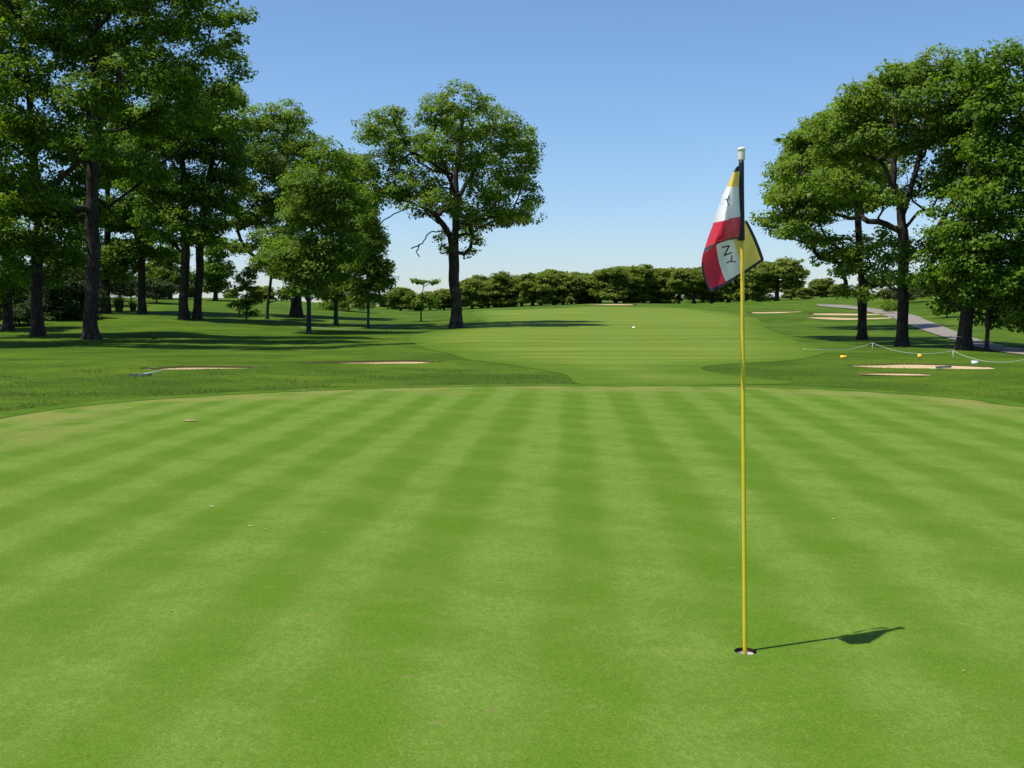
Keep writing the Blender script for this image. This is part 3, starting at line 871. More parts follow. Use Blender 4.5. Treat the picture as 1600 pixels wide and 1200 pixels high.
grow('shade_tree', 266, 136, .25, [(266, 440), (266, 410), (266, 390)],
     [(266, 398, 22, 16), (252, 425, 26, 20), (284, 435, 20, 16), (262, 450, 24, 12)],
     'leaf_oak', 'bark', 'sunlit rounded tree seen left of the twin trunks, behind the grove', seed=30, leaf=.34, spray=.9, per=30, dens=1.2, group='trees on the rise behind the left grove')
grow('oak_tree', 463, 95, .46, [(463, 465), (464, 440), (460, 400), (452, 350), (446, 290), (446, 230), (448, 190)],
     [(450, 186, 28, 22), (412, 202, 34, 28), (470, 228, 32, 22), (392, 246, 34, 26), (440, 262, 42, 32), (376, 300, 24, 20), (402, 338, 34, 22), (440, 370, 38, 26),
      (470, 322, 36, 30), (432, 418, 32, 18), (482, 425, 24, 14), (384, 385, 20, 14), (428, 310, 34, 26), (372, 345, 18, 16), (490, 260, 20, 18)],
     'leaf_oak', 'bark', 'broad old oak with a thick short trunk, behind the slender maples left of centre', seed=31, leaf=.23, spray=.72, per=30, dens=1.1, gap=.3, low=float(P(463, 450, 95).z),
     limbs=[[(463, 448), (440, 425), (412, 408), (392, 396), (378, 380), (372, 360)], [(464, 446), (484, 436), (500, 420)]])
grow('maple_tree', 482, 70, .15, [(482, 480), (482, 440), (484, 380), (494, 300), (505, 250)],
     [(524, 248, 28, 20), (500, 285, 46, 32), (480, 335, 48, 36), (535, 315, 42, 34), (478, 395, 52, 26), (530, 385, 46, 32), (498, 430, 52, 18), (455, 425, 26, 18), (480, 452, 34, 10), (440, 400, 26, 20)],
     'leaf_maple', 'bark_grey', 'slender maple with a thin straight trunk, nearest of the three left of the big oak', group='young maples left of the big oak', seed=32, leaf=.19, spray=.6, per=30, dens=1.1)
grow('maple_tree', 525, 85, .17, [(525, 470), (526, 430), (532, 370), (545, 300), (548, 260)],
     [(552, 268, 24, 26), (560, 320, 30, 30), (575, 370, 26, 26), (545, 350, 36, 32), (548, 405, 40, 28), (530, 445, 36, 18), (520, 462, 24, 8)],
     'leaf_maple', 'bark_grey', 'maple in the middle of the three slender ones left of the big oak', group='young maples left of the big oak', seed=33, leaf=.22, spray=.65, per=30, dens=1.1)
grow('maple_tree', 575, 80, .10, [(575, 480), (575, 450), (574, 400), (572, 350)],
     [(575, 345, 18, 20), (580, 385, 26, 22), (562, 415, 30, 20), (590, 420, 20, 14), (572, 448, 34, 14), (598, 440, 18, 11), (575, 464, 30, 8), (600, 415, 12, 12)],
     'leaf_maple', 'bark_grey', 'smallest and rightmost of the three slender maples left of the big oak', group='young maples left of the big oak', seed=34, leaf=.20, spray=.55, per=28, dens=1.1)
grow('leaning_tree', 417, 88, .13, [(418, 480), (422, 450), (427, 415), (432, 385)],
     [(432, 388, 26, 18), (442, 425, 20, 16), (415, 410, 18, 12), (445, 462, 14, 10)],
     'leaf_maple', 'bark_grey', 'thin slightly leaning tree between the leafy sapling and the broad old oak', seed=35, leaf=.22, spray=.6, per=26, dens=.9, group='young trees of the left grove')
grow('sapling', 385, 84, .05, [(385, 470), (386, 445), (387, 425)],
     [(388, 428, 11, 10), (378, 448, 14, 10), (394, 452, 10, 8), (388, 470, 18, 10), (376, 478, 14, 8), (386, 488, 14, 7), (384, 438, 16, 12), (396, 465, 10, 8)],
     'leaf_oak', 'bark_grey', 'small bushy sapling leafy down to the ground, right of the twin trunks', 'sapling', seed=36, leaf=.2, spray=.42, per=20, dens=.9, depth=False, group='young trees of the left grove')
grow('sapling', 658, 95, .07, [(658, 485), (659, 470), (661, 452), (663, 440)],
     [(657, 472, 20, 10, 0), (640, 466, 8, 6, 5), (672, 468, 10, 7, -5), (664, 440, 8, 4, 0), (682, 440, 6, 3, 4), (652, 441, 6, 3, -4)],
     'leaf_lime', 'bark_grey', 'small bright green sapling on a thin stem, left of the big oak trunk', 'sapling', seed=37, leaf=.24, spray=.45, per=22, dens=1.0, depth=False)

# --- shrubs under the left grove
def shrub(px, Y, lobes, leafm, label, seed, name='shrub', cat='shrub'):
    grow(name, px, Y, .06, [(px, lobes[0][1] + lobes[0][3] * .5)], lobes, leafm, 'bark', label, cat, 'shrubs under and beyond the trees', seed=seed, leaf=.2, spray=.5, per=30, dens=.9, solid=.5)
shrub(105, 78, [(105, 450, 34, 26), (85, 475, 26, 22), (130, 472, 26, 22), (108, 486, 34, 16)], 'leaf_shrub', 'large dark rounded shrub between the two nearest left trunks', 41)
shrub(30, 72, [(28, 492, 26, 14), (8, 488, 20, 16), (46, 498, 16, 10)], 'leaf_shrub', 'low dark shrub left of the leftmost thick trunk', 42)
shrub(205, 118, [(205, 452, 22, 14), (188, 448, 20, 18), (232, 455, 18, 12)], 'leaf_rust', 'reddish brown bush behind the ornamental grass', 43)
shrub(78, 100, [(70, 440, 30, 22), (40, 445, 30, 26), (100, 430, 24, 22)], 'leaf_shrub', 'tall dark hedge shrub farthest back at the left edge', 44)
shrub(1400, 128, [(1398, 458, 16, 9), (1385, 462, 12, 8), (1420, 460, 16, 10), (1438, 455, 14, 10)], 'leaf_rust', 'bush with pinkish blossom behind the forked tree on the right', 45)
shrub(1398, 108, [(1396, 480, 13, 7), (1388, 476, 9, 7)], 'leaf_oak', 'small green shrub beside the path just left of the forked tree', 46)
shrub(1470, 150, [(1470, 448, 24, 14), (1440, 440, 22, 16), (1500, 452, 24, 14)], 'leaf_oak', 'row of green bushes on the slope between the forked tree and the rightmost trunk', 47)
shrub(1480, 88, [(1482, 476, 16, 12), (1472, 484, 10, 8)], 'leaf_oak', 'small green shrub just left of the rightmost thick trunk', 48)

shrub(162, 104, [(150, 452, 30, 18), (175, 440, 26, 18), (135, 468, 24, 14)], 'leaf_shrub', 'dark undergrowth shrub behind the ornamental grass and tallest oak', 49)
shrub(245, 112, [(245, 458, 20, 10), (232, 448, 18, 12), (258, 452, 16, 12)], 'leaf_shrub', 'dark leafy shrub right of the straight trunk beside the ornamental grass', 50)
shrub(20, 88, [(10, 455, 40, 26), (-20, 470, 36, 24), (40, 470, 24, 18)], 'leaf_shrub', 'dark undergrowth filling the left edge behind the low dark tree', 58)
shrub(545, 120, [(545, 470, 22, 10), (520, 476, 20, 8), (572, 474, 18, 8)], 'leaf_oak', 'low green bush behind the three slender maples', 59)

# ornamental grass
rg0 = np.random.default_rng(77)
def tuft(px, Y, hh, nb, label, seed, spread=.5):
    rg = np.random.default_rng(seed)
    x = ray(px, HOR)[0] * Y; z = H1(x, Y)
    a = rg.random(nb) * 2 * math.pi; rr_ = rg.random(nb) * .35 * spread
    B = np.stack([rr_ * np.cos(a), rr_ * np.sin(a), 0 * a], 1)
    h = hh * (.6 + .5 * rg.random(nb)); out_ = spread * (.3 + .9 * rg.random(nb))
    dirv = np.stack([np.cos(a), np.sin(a), 0 * a], 1); side = np.stack([-np.sin(a), np.cos(a), 0 * a], 1) * .02
    ts = [0, .45, .8, 1]
    Pk = [B + dirv * (out_ * t ** 1.8)[:, None] + np.array([0, 0, 1.0]) * (h * (t * 1.35 - .35 * t ** 3 * (1 + out_)))[:, None] for t in ts]
    V = []
    for t, p_ in zip(ts, Pk): V += [p_ - side * (1 - t * .85), p_ + side * (1 - t * .85)]
    V = np.stack(V, 1).reshape(-1, 3)
    k = (np.arange(nb) * 8)[:, None]
    Q = np.concatenate([k + np.array([[2 * i, 2 * i + 1, 2 * i + 3, 2 * i + 2]]) for i in range(3)])
    o = mesh_np('ornamental_grass', V, [Q], M['blade_tall'], attrs={'tint': ('FACE', np.tile(rg.random(nb), 3))})
    o.location = (x, Y, z)
    tag(o, label, 'ornamental grass', 'clumps of tall ornamental grass')
tuft(186, 93, 1.7, 420, 'larger clump of tall arching ornamental grass in the left grove', 1, .9)
tuft(208, 95, 1.2, 300, 'smaller clump of tall arching ornamental grass beside the larger one', 2, .7)

# --- right group
grow('oak_tree', 1348, 57, .22, [(1348, 500), (1346, 450), (1342, 390), (1341, 340), (1342, 290), (1335, 240)],
     [(1264, 216, 24, 20), (1246, 258, 32, 24), (1226, 305, 34, 22), (1208, 338, 24, 15), (1258, 335, 36, 22), (1298, 315, 36, 22), (1308, 260, 36, 32), (1280, 374, 34, 11),
      (1300, 395, 20, 9), (1334, 398, 24, 16), (1328, 425, 22, 14), (1358, 415, 22, 16), (1362, 378, 22, 18), (1336, 458, 18, 12), (1374, 440, 20, 14), (1232, 362, 30, 14)],
     'leaf_oak', 'bark', 'thinner left trunk of the right group, its branches reaching toward the flag', group='trees of the right group', seed=51, leaf=.18, spray=.55, per=30, dens=1.1, gap=.3, low=float(P(1348, 470, 57).z),
     limbs=[[(1341, 382), (1320, 374), (1295, 374), (1270, 380)], [(1342, 345), (1300, 335), (1255, 335), (1220, 340)]])
grow('oak_tree', 1346, 74, .22, [(1346, 500), (1345, 440), (1343, 380), (1340, 330), (1320, 270), (1300, 230)],
     [(1264, 214, 26, 20), (1250, 252, 32, 24), (1300, 236, 36, 26), (1240, 290, 32, 20), (1330, 262, 34, 26), (1375, 270, 34, 24), (1285, 290, 34, 22), (1290, 195, 26, 18), (1380, 310, 30, 20), (1330, 310, 34, 20)],
     'leaf_oak', 'bark', 'paler tree hidden behind the thinner right trunk, its crown showing high on the left', group='trees of the right group', seed=56, leaf=.2, spray=.6, per=28, dens=1.0, gap=.3, low=float(P(1348, 400, 74).z))
grow('oak_tree', 1411, 48, .245, [(1411, 500), (1411, 440), (1410, 380), (1409, 345), (1409, 330)],
     [(1330, 166.8, 34, 24), (1308, 200, 32, 26), (1370, 145.05, 34, 24), (1340, 228, 38, 26), (1402, 137.8, 34, 28), (1440, 120, 34, 28), (1398, 178, 38, 30), (1450, 171.875, 38, 32),
      (1385, 232, 36, 24), (1436, 232, 32, 26), (1296, 285, 34, 20), (1335, 300, 34, 18), (1484, 195, 34, 34), (1480, 275, 32, 24), (1428, 382, 18, 14), (1402, 398, 16, 12), (1392, 435, 18, 14), (1360, 320, 26, 12), (1440, 400, 16, 14), (1445, 300, 20, 14),
      (1380, 161, 50, 34, 250), (1440, 150.125, 50, 34, 300), (1330, 190, 40, 28, 230), (1470, 190, 44, 30, 260), (1370, 170, 44, 30, 130), (1330, 230, 40, 26, 120), (1300, 240, 40, 26, 180), (1420, 161, 46, 32, 150)],
     'leaf_oak', 'bark', 'broad forked tree in the middle of the right group', group='trees of the right group', seed=52, leaf=.17, spray=.52, per=30, dens=1.15, gap=.3, low=float(P(1411, 460, 48).z),
     limbs=[[(1409, 335), (1396, 290), (1376, 250), (1345, 205), (1322, 172)], [(1409, 335), (1424, 290), (1440, 230), (1448, 150), (1445, 110)],
            [(1409, 362), (1372, 348), (1330, 342), (1292, 350)], [(1412, 360), (1435, 332), (1468, 322), (1500, 312)], [(1396, 290), (1398, 230), (1400, 150)]])
grow('oak_tree', 1508, 44, .27, [(1508, 500), (1510, 470), (1512, 400), (1515, 300), (1520, 220), (1525, 150)],
     [(1500, 122, 40, 28), (1548, 118, 44, 28), (1600, 128, 46, 36), (1520, 175, 44, 36), (1580, 195.625, 54, 40), (1530, 225, 46, 34), (1600, 250, 54, 40), (1545, 285, 50, 34),
      (1505, 325, 36, 24), (1560, 345, 50, 32), (1494, 385, 34, 24), (1540, 405, 50, 28), (1600, 395, 50, 34), (1498, 432, 36, 20), (1555, 445, 46, 22), (1482, 462, 22, 8), (1612, 455, 46, 28),
      (1500, 410, 44, 30), (1474, 440, 22, 16), (1520, 468, 38, 14), (1474, 360, 24, 22), (1580, 492, 46, 20), (1512, 320, 40, 36, -70), (1516, 388, 40, 28, -70), (1514, 250, 40, 34, -60),
      (1665, 211.25, 70, 66), (1665, 340, 64, 60), (1690, 140, 56, 50)],
     'leaf_dark', 'bark', 'dark dense tree with the thickest trunk at the right edge, leafy almost to the ground', group='trees of the right group', seed=53, leaf=.18, spray=.6, per=34, dens=1.05, gap=.15, low=float(P(1508, 480, 44).z))
grow('young_tree', 1543, 43, .085, [(1543, 520), (1544, 490), (1546, 460), (1548, 430)],
     [(1556, 470, 34, 16), (1592, 482, 34, 18), (1530, 448, 24, 20), (1566, 440, 30, 20)],
     'leaf_dark', 'bark', 'thin young trunk right of the thickest trunk at the right edge', group='trees of the right group', seed=54, leaf=.17, spray=.5, per=28, dens=1.0)
grow('oak_tree', 1720, 46, .33, [(1720, 480), (1720, 400), (1722, 300), (1722, 220)],
     [(1720, 240, 70, 60), (1650, 330, 40, 50), (1700, 380, 60, 50), (1760, 330, 70, 70), (1660, 440, 40, 34), (1630, 480, 34, 20)],
     'leaf_dark', 'bark', 'dark tree just beyond the right edge, its foliage hanging into the photo', group='trees of the right group', seed=55, leaf=.22, spray=.8, per=28, dens=1.0)

# --- distant treeline: five crowns of different shape, each copied as a whole tree
def far_proto(seed, lob, leaf=.40):
    # built at the origin of its own site far away, metres: height about 8, half width about 3.6
    Y = 200.0; s = F / Y
    px0 = 800
    z = 0.0
    py = lambda h: HOR - (h - EYE) * s
    lobes = [(px0 + x * s, py(h), rx * s, ry * s) for x, h, rx, ry in lob]
    r = grow('treeline_tree', px0, Y, .28, [(px0, py(2.0)), (px0 + 2, py(3.6)), (px0 - 1, py(5.5))], lobes, 'leaf_far', 'bark', 'x', 'tree', 'trees of the distant treeline',
             seed=seed, leaf=leaf, spray=.75, per=22, dens=1.3, z0=z, low=1.4)
    return r
protos = [far_proto(61, [(.4, 1.6, 2.3, 1.0), (0, 6.6, 2.2, 1.3), (-1.8, 5.2, 1.7, 1.5), (1.8, 5.0, 1.8, 1.5), (0, 4.2, 2.4, 1.5), (-1.5, 3.0, 1.6, 1.0), (1.6, 2.9, 1.6, 1.0)]),
          far_proto(62, [(.4, 1.6, 2.4, 1.0), (-.6, 6.9, 1.7, 1.1), (1.4, 6.0, 1.6, 1.3), (-1.9, 5.4, 1.7, 1.3), (.2, 4.6, 2.4, 1.5), (2.3, 4.2, 1.3, 1.2), (-2.2, 3.4, 1.4, 1.1), (.8, 2.7, 1.9, .9)]),
          far_proto(63, [(-.5, 1.5, 2.3, 1.0), (.4, 7.0, 1.4, 1.0), (-.9, 6.0, 1.6, 1.2), (1.3, 5.4, 1.6, 1.3), (-1.6, 4.4, 1.7, 1.3), (1.9, 3.9, 1.5, 1.2), (0, 3.2, 2.2, 1.1), (-2.0, 2.4, 1.2, .8)]),
          far_proto(64, [(0, 6.4, 2.6, 1.3), (-2.5, 5.1, 1.6, 1.3), (2.5, 5.3, 1.6, 1.3), (0, 4.6, 2.8, 1.4), (-1.7, 3.2, 1.7, .9), (2.0, 3.4, 1.7, .9)]),
          far_proto(65, [(-.4, 1.6, 2.4, 1.0), (.8, 6.7, 1.9, 1.2), (-1.3, 6.3, 1.6, 1.1), (2.2, 5.0, 1.5, 1.3), (-2.2, 4.6, 1.6, 1.3), (.3, 4.4, 2.2, 1.6), (-1, 2.8, 1.8, 1.0), (1.6, 2.6, 1.5, .9)])]
FAR = [  # px, top py, Y, proto, rotation, label
 (626, 449, 225, 0, .3, 'round dark tree at the left end of the distant treeline, right of the smallest maple'),
 (606, 462, 240, 1, 1.2, 'low far tree peeping out at the right foot of the smallest maple'),
 (648, 461, 232, 2, 2.2, 'low far tree directly behind the bright green sapling'),
 (672, 455, 235, 3, 4.0, 'far tree just right of the bright green sapling'),
 (694, 451, 226, 4, 5.1, 'far tree directly left of the big oak trunk'),
 (738, 437, 215, 1, .5, 'far tree next to the right side of the big oak trunk'),
 (763, 431, 222, 0, 1.9, 'second far tree from the right side of the big oak trunk'),
 (786, 428, 214, 2, 3.1, 'narrow pointed tree of the distant treeline, third from the right side of the oak trunk'),
 (815, 430, 218, 3, 4.4, 'broad low tree of the distant treeline below the right tips of the big oak'),
 (845, 425, 210, 4, .9, 'taller far tree just past the right tips of the big oak'),
 (866, 423, 216, 0, 2.7, 'dark far tree left of the gap of light under the treeline'),
 (893, 427, 212, 1, 5.6, 'far tree above the crest left of the far pale bunker'),
 (916, 430, 222, 2, .2, 'lower far tree above the left tip of the far pale bunker'),
 (938, 425, 214, 3, 1.4, 'far tree above the middle of the far pale bunker'),
 (962, 416, 207, 4, 2.5, 'left one of the two tallest treeline trees, above the far pale bunker'),
 (990, 415, 209, 0, 3.8, 'right one of the two tallest treeline trees, above the far pale bunker'),
 (1018, 422, 216, 1, 4.9, 'far tree just right of the two tallest treeline trees'),
 (1044, 421, 213, 2, 5.9, 'dark far tree left of the spreading tree with a visible trunk'),
 (1060, 424, 219, 3, .7, 'far tree partly behind the spreading tree with a visible trunk'),
 (1084, 417, 186, 3, 2.0, 'spreading tree with a visible trunk standing before the treeline, left of the flag'),
 (1112, 424, 190, 4, 3.3, 'smaller tree with a visible thin trunk hidden partly by the red flag corner'),
 (1138, 420, 208, 0, 4.2, 'far tree directly behind the hanging flag'),
 (1160, 418, 205, 1, 5.3, 'far tree directly behind the upper flagstick'),
 (1186, 420, 200, 2, .4, 'far tree between the flagstick and the broad round tree'),
 (1214, 404, 178, 3, 1.1, 'broad round dome-shaped tree right of the flag, the largest of the distant ones'),
 (1258, 449, 215, 4, 2.9, 'low far tree just right of the broad round dome-shaped tree'),
 (1284, 435, 230, 0, 3.6, 'rounded far tree standing alone on the skyline left of the right group'),
 (1310, 444, 225, 1, 4.6, 'low far tree on the skyline just left of the thinner right trunk'),
 (1428, 428, 190, 2, 5.0, 'far tree on the slope glimpsed just right of the forked trunk'),
 (752, 441, 238, 4, .8, 'small far tree of the back row glimpsed between the first two past the oak trunk'),
 (800, 436, 240, 0, 2.1, 'small far tree of the back row near the right tips of the big oak'),
 (832, 433, 240, 1, 3.3, 'small far tree of the back row left of the taller one past the oak tips'),
 (880, 432, 238, 3, 4.5, 'small far tree of the back row behind the gap of light under the treeline'),
 (928, 432, 240, 0, .6, 'small far tree of the back row above the left end of the far pale bunker'),
 (976, 424, 236, 2, 1.6, 'small far tree of the back row between the two tallest treeline trees'),
 (1006, 426, 238, 3, 2.6, 'small far tree of the back row at the right shoulder of the two tallest'),
 (1098, 428, 240, 1, 3.7, 'small far tree of the back row between the two trees with visible trunks'),
 (1128, 428, 238, 2, 4.8, 'small far tree of the back row seen under the flag corner'),
 (1236, 440, 236, 4, 5.5, 'small far tree of the back row at the right shoulder of the round dome tree'),
 (710, 452, 236, 0, 1.0, 'far tree mostly hidden behind the big oak trunk'),
 (236, 428, 185, 1, 2.4, 'far tree beyond the grassy rise, seen between the ornamental grass and twin trunks'),
 (188, 425, 190, 3, 1.1, 'far tree beyond the grassy rise, just right of the tallest oak trunk'),
 (300, 444, 192, 0, 3.0, 'far tree beyond the grassy rise, glimpsed between the twin trunks'),
 (362, 452, 200, 2, 4.1, 'low far tree beyond the grassy rise, just left of the leafy sapling'),
 (412, 446, 205, 4, 1.7, 'far tree beyond the crest left of the thin leaning tree'),
]
used = set()
for px, top, Y, k, rot, lab in FAR:
    src = protos[k]
    if k in used:
        r = src.copy(); COL.objects.link(r)
        for ch in list(src.children):
            c = ch.copy(); COL.objects.link(c); c.parent = r
    else:
        r = src; used.add(k)
    x = ray(px, HOR)[0] * Y; z = H1(x, Y) - .05
    topz = P(px, top, Y).z
    s = (topz - z) / 7.9
    sw = s * 1.22
    if k == 3 and Y < 180: sw = s * 1.4
    if Y > 200: sw *= 1.12 + .12 * math.sin(px * 1.3)
    r.location = (x, Y, z); r.rotation_euler = (0, 0, rot); r.scale = (sw, sw, s)
    tag(r, lab, 'tree', 'trees of the distant treeline')

# ------------------------------------------------------------------ flagstick, hole
zb = H1(*HOLE)
YB = float(HOLE[1])
pole_bot = np.array([HOLE[0], HOLE[1], zb - .12])
pt = P(1158.5, 232, YB)
pole_top = np.array([pt.x, pt.y, pt.z])
fs = empty('flagstick', (HOLE[0], HOLE[1], zb))
O = np.array([HOLE[0], HOLE[1], zb])
axis = pole_top - pole_bot; axis /= np.linalg.norm(axis)
def on_pole(py):
    v = P(1160, py, YB); t = (v.z - pole_bot[2]) / axis[2]
    return pole_bot + axis * t
mb = MB()
n_ = 40
mb.tube([pole_bot + (on_pole(245) - pole_bot) * i / n_ - O for i in range(n_ + 1)], [.0105 - .0015 * i / n_ for i in range(n_ + 1)], 20)
mb.build('pole', M['pole'], fs)
mb = MB()
c0, c1 = on_pole(250.5), on_pole(230.0)
prof = [(0, .0165), (.04, .0178), (.1, .0182), (.60, .0180), (.74, .0183), (.76, .0196), (.84, .0205), (.90, .0200), (.95, .0165), (.985, .010), (1.0, .003)]
mb.tube([c0 + (c1 - c0) * t - O for t, r in prof], [r * .93 for t, r in prof], 28)
mb.build('cap', M['cap'], fs)

# cloth: pixel outline -> metres in the pole's plane, folds in depth
def Fp(px, py, dy):
    v = P(px, py, YB + dy); return np.array([v.x, v.y, v.z]) - O
def lerp_curve(tab, t):
    tab = np.array(tab, float); return np.array([np.interp(t, tab[:, 0], tab[:, k]) for k in range(1, tab.shape[1])])
rgf = np.random.default_rng(3)
# front panel: t runs from the top knot to the hem, s from the fold edge (left) to the sleeve (right)
Ltab = [(0, 1149.5, 262, -.020), (.10, 1142, 277, -.030), (.20, 1135.5, 291.5, -.042), (.35, 1128, 307, -.058), (.45, 1124.5, 319, -.066), (.55, 1117, 338, -.074), (.62, 1113.5, 352, -.080),
        (.80, 1106, 372, -.088), (1.0, 1098.5, 396, -.095)]
Rtab = [(0, 1155, 258, -.016), (.10, 1155, 277, -.018), (.20, 1154.5, 292, -.020), (.35, 1155, 309, -.022), (.45, 1155.5, 321, -.023), (.60, 1157, 340, -.024), (.80, 1156.5, 358, -.026), (1.0, 1154.5, 374, -.030)]
Mid = [(0, 0, 0), (.62, 0, 0), (.8, 0, 1.5), (1.0, 0, -6)]
nt_, ns_ = 80, 44
tv = np.linspace(0, 1, nt_ + 1); sv = np.linspace(0, 1, ns_ + 1)
V = []
for t in tv:
    L = lerp_curve(Ltab, t); Rr = lerp_curve(Rtab, t); md = lerp_curve(Mid, t)
    for s in sv:
        q = L + (Rr - L) * s
        px = q[0]; py = q[1] + 4 * s * (1 - s) * md[1]
        wid = (Rr[0] - L[0]) / 45
        dy = q[2] - (.015 + .125 * min(1, t / .6) ** 1.3 * (1 - .25 * max(0, t - .8))) * math.sin(math.pi * s ** .8) ** 1.2
        dy += .0065 * wid * math.sin(2 * math.pi * (2.1 * s + .55 * t)) * (1 - .4 * t) + .004 * math.sin(2 * math.pi * (3.2 * s - 1.3 * t) + 1) * wid
        if t < .35: dy += .004 * math.sin(2 * math.pi * (2.6 * s - 3.0 * t + .2)) * (1 - t / .35)
        dy += .006 * math.exp(-((t - .46) / .03) ** 2) * math.exp(-(s / .22) ** 2)
        dy += .0045 * wid * abs(math.sin(math.pi * (3.1 * s + .9 * t + .25))) ** 3 * (1 if .22 < t < .95 else .4)
        V.append(Fp(px, py, dy))
i, j = np.meshgrid(np.arange(nt_), np.arange(ns_), indexing='ij')
a = i * (ns_ + 1) + j
Q = np.stack([a, a + 1, a + ns_ + 2, a + ns_ + 1], -1).reshape(-1, 4)
tm = (tv[:-1] + tv[1:]) / 2; sm = (sv[:-1] + sv[1:]) / 2
TT, SS = np.meshgrid(tm, sm, indexing='ij')
mi = np.where(TT < .045, 3, np.where(TT < .20, 0, np.where(TT < .585 + .02 * (1 - SS), 1, np.where(TT < .955 - .012 * (SS < .2), 2, 3)))).ravel()
Vf, Qf, mf = np.array(V), Q, mi
# back panel: corners in the photograph, s across the bands (red, white, yellow), t downwards
tl, tr, br, bl = (1098.5, 396), (1167.5, 345), (1194, 406.5), (1111.5, 456.5)
nb_, mb_ = 60, 44
V = []
sv2, tv2 = np.linspace(0, 1, nb_ + 1), np.linspace(0, 1, mb_ + 1)
def back_pt(s, t, extra=0.0):
    # left edge bows outward, the rest is a draped quad
    top = np.array(tl) + (np.array(tr) - np.array(tl)) * s
    bot = np.array(bl) + (np.array(br) - np.array(bl)) * s
    bot = bot + np.array([0, 3.0 * math.sin(math.pi * s)])
    q = top + (bot - top) * t
    q = q + np.array([-7.5, 1]) * 4 * t * (1 - t) * (1 - s) ** 2.2 + np.array([4.0, -2.5]) * 4 * t * (1 - t) * s ** 4 * .4
    dy = -.095 * (1 - s) ** 1.6 + .060 * s ** 2 + .050 * math.sin(math.pi * min(1, s * .9)) * (.4 + .6 * t)
    dy += .006 * math.sin(2 * math.pi * (1.6 * s + .3 * t)) + .004 * math.sin(2 * math.pi * (.8 * t + 2.6 * s) + 2) * t
    return Fp(q[0], q[1], dy + extra)
for t in tv2:
    for s in sv2: V.append(back_pt(s, t))
i, j = np.meshgrid(np.arange(mb_), np.arange(nb_), indexing='ij')
a = i * (nb_ + 1) + j
Q = np.stack([a, a + nb_ + 1, a + nb_ + 2, a + 1], -1).reshape(-1, 4)
TT, SS = np.meshgrid((tv2[:-1] + tv2[1:]) / 2, (sv2[:-1] + sv2[1:]) / 2, indexing='ij')
mi = np.where((TT > .93) | (SS > .955) | ((SS < .035) & (TT > .25)), 3, np.where(SS < .292, 2, np.where(SS < .63, 1, 0))).ravel()
Vall = np.vstack([Vf, np.array(V)]); Qall = np.vstack([Qf, Q + len(Vf)])
flag = mesh_np('flag', Vall, [Qall], [M['c_yellow'], M['c_white'], M['c_red'], M['c_black']], fs, True, np.concatenate([mf, mi]))
# black sleeve round the pole
mb = MB()
sl = [(250.5, 0.0110), (256, .0125), (270, .0128), (300, .0135), (330, .0150), (350, .0165), (365, .0170), (374, .0175), (376, .0170)]
mb.tube([on_pole(y_) - O + np.array([-.0015 - .004 * (y_ - 250) / 126, -.004, 0]) for y_, r in sl], [r for y_, r in sl], 24)
mb.build('sleeve', M['c_black'], fs)
# lettering on the white band: NY on the hanging part, part of a Y on the upper part
def stroke(mbx, pts, w_, fn):
    for a_, b_ in zip(pts[:-1], pts[1:]):
        a_ = np.array(a_, float); b_ = np.array(b_, float); d = b_ - a_; d /= np.linalg.norm(d); nn = np.array([-d[1], d[0]]) * w_ / 2
        k = 8; V = []
        for q in range(k + 1):
            c = a_ - d * w_ * .3 + (b_ - a_ + d * w_ * .6) * q / k
            V += [fn(c + nn), fn(c - nn)]
        mbx.add(V, [[2 * q, 2 * q + 1, 2 * q + 3, 2 * q + 2] for q in range(k)])
from math import hypot
# inverse map from pixel to (s,t) on the back panel by a small search table
Sg, Tg = np.meshgrid(np.linspace(0, 1, 161), np.linspace(0, 1, 161))
Bk = np.array([back_pt(s, t) for s, t in zip(Sg.ravel(), Tg.ravel())]) + O
def topix(W3):
    rel = W3 - np.array([0, 0, EYE])
    fwd = rel[:, 1] * math.cos(PITCH) - rel[:, 2] * math.sin(PITCH); up = rel[:, 1] * math.sin(PITCH) + rel[:, 2] * math.cos(PITCH)
    return np.column_stack([800 + F * rel[:, 0] / fwd, 600 - F * up / fwd])
PXB = topix(Bk); PXF = topix(Vf + O)
def fn_back(c):
    d = ((PXB - c) ** 2).sum(1); k = np.argsort(d)[:4]; w_ = 1 / (d[k] + 1e-3); w_ /= w_.sum()
    dy = float((Bk[k, 1] * w_).sum()) - YB
    return Fp(c[0], c[1], dy - .004)
def fn_front(c):
    d = ((PXF - c) ** 2).sum(1); k = np.argsort(d)[:4]; w_ = 1 / (d[k] + 1e-3); w_ /= w_.sum()
    dy = float(((Vf[k, 1] + O[1]) * w_).sum()) - YB
    return Fp(c[0], c[1], dy - .004)
def letter(strokes, fn):
    mb = MB()
    for pts_, w_ in strokes: stroke(mb, pts_, w_, fn)
    mb.build('letter', M['ink'], flag, False)
letter([([(1128.5, 386.5), (1139.5, 384.0), (1132.0, 399.0), (1143.0, 395.0)], 1.9)], fn_back)
letter([([(1136.0, 410.5), (1142.2, 408.3), (1149.5, 409.3)], 1.7), ([(1142.2, 408.3), (1144.2, 399.5)], 1.7)], fn_back)
letter([([(1139.6, 305.5), (1136.2, 312.5), (1138.2, 320.5)], 1.6), ([(1136.2, 312.5), (1133.6, 311.0)], 1.3)], fn_front)
tag(fs, 'yellow flagstick with a limp yellow, white and red flag lettered NY, standing in the hole', 'flagstick')

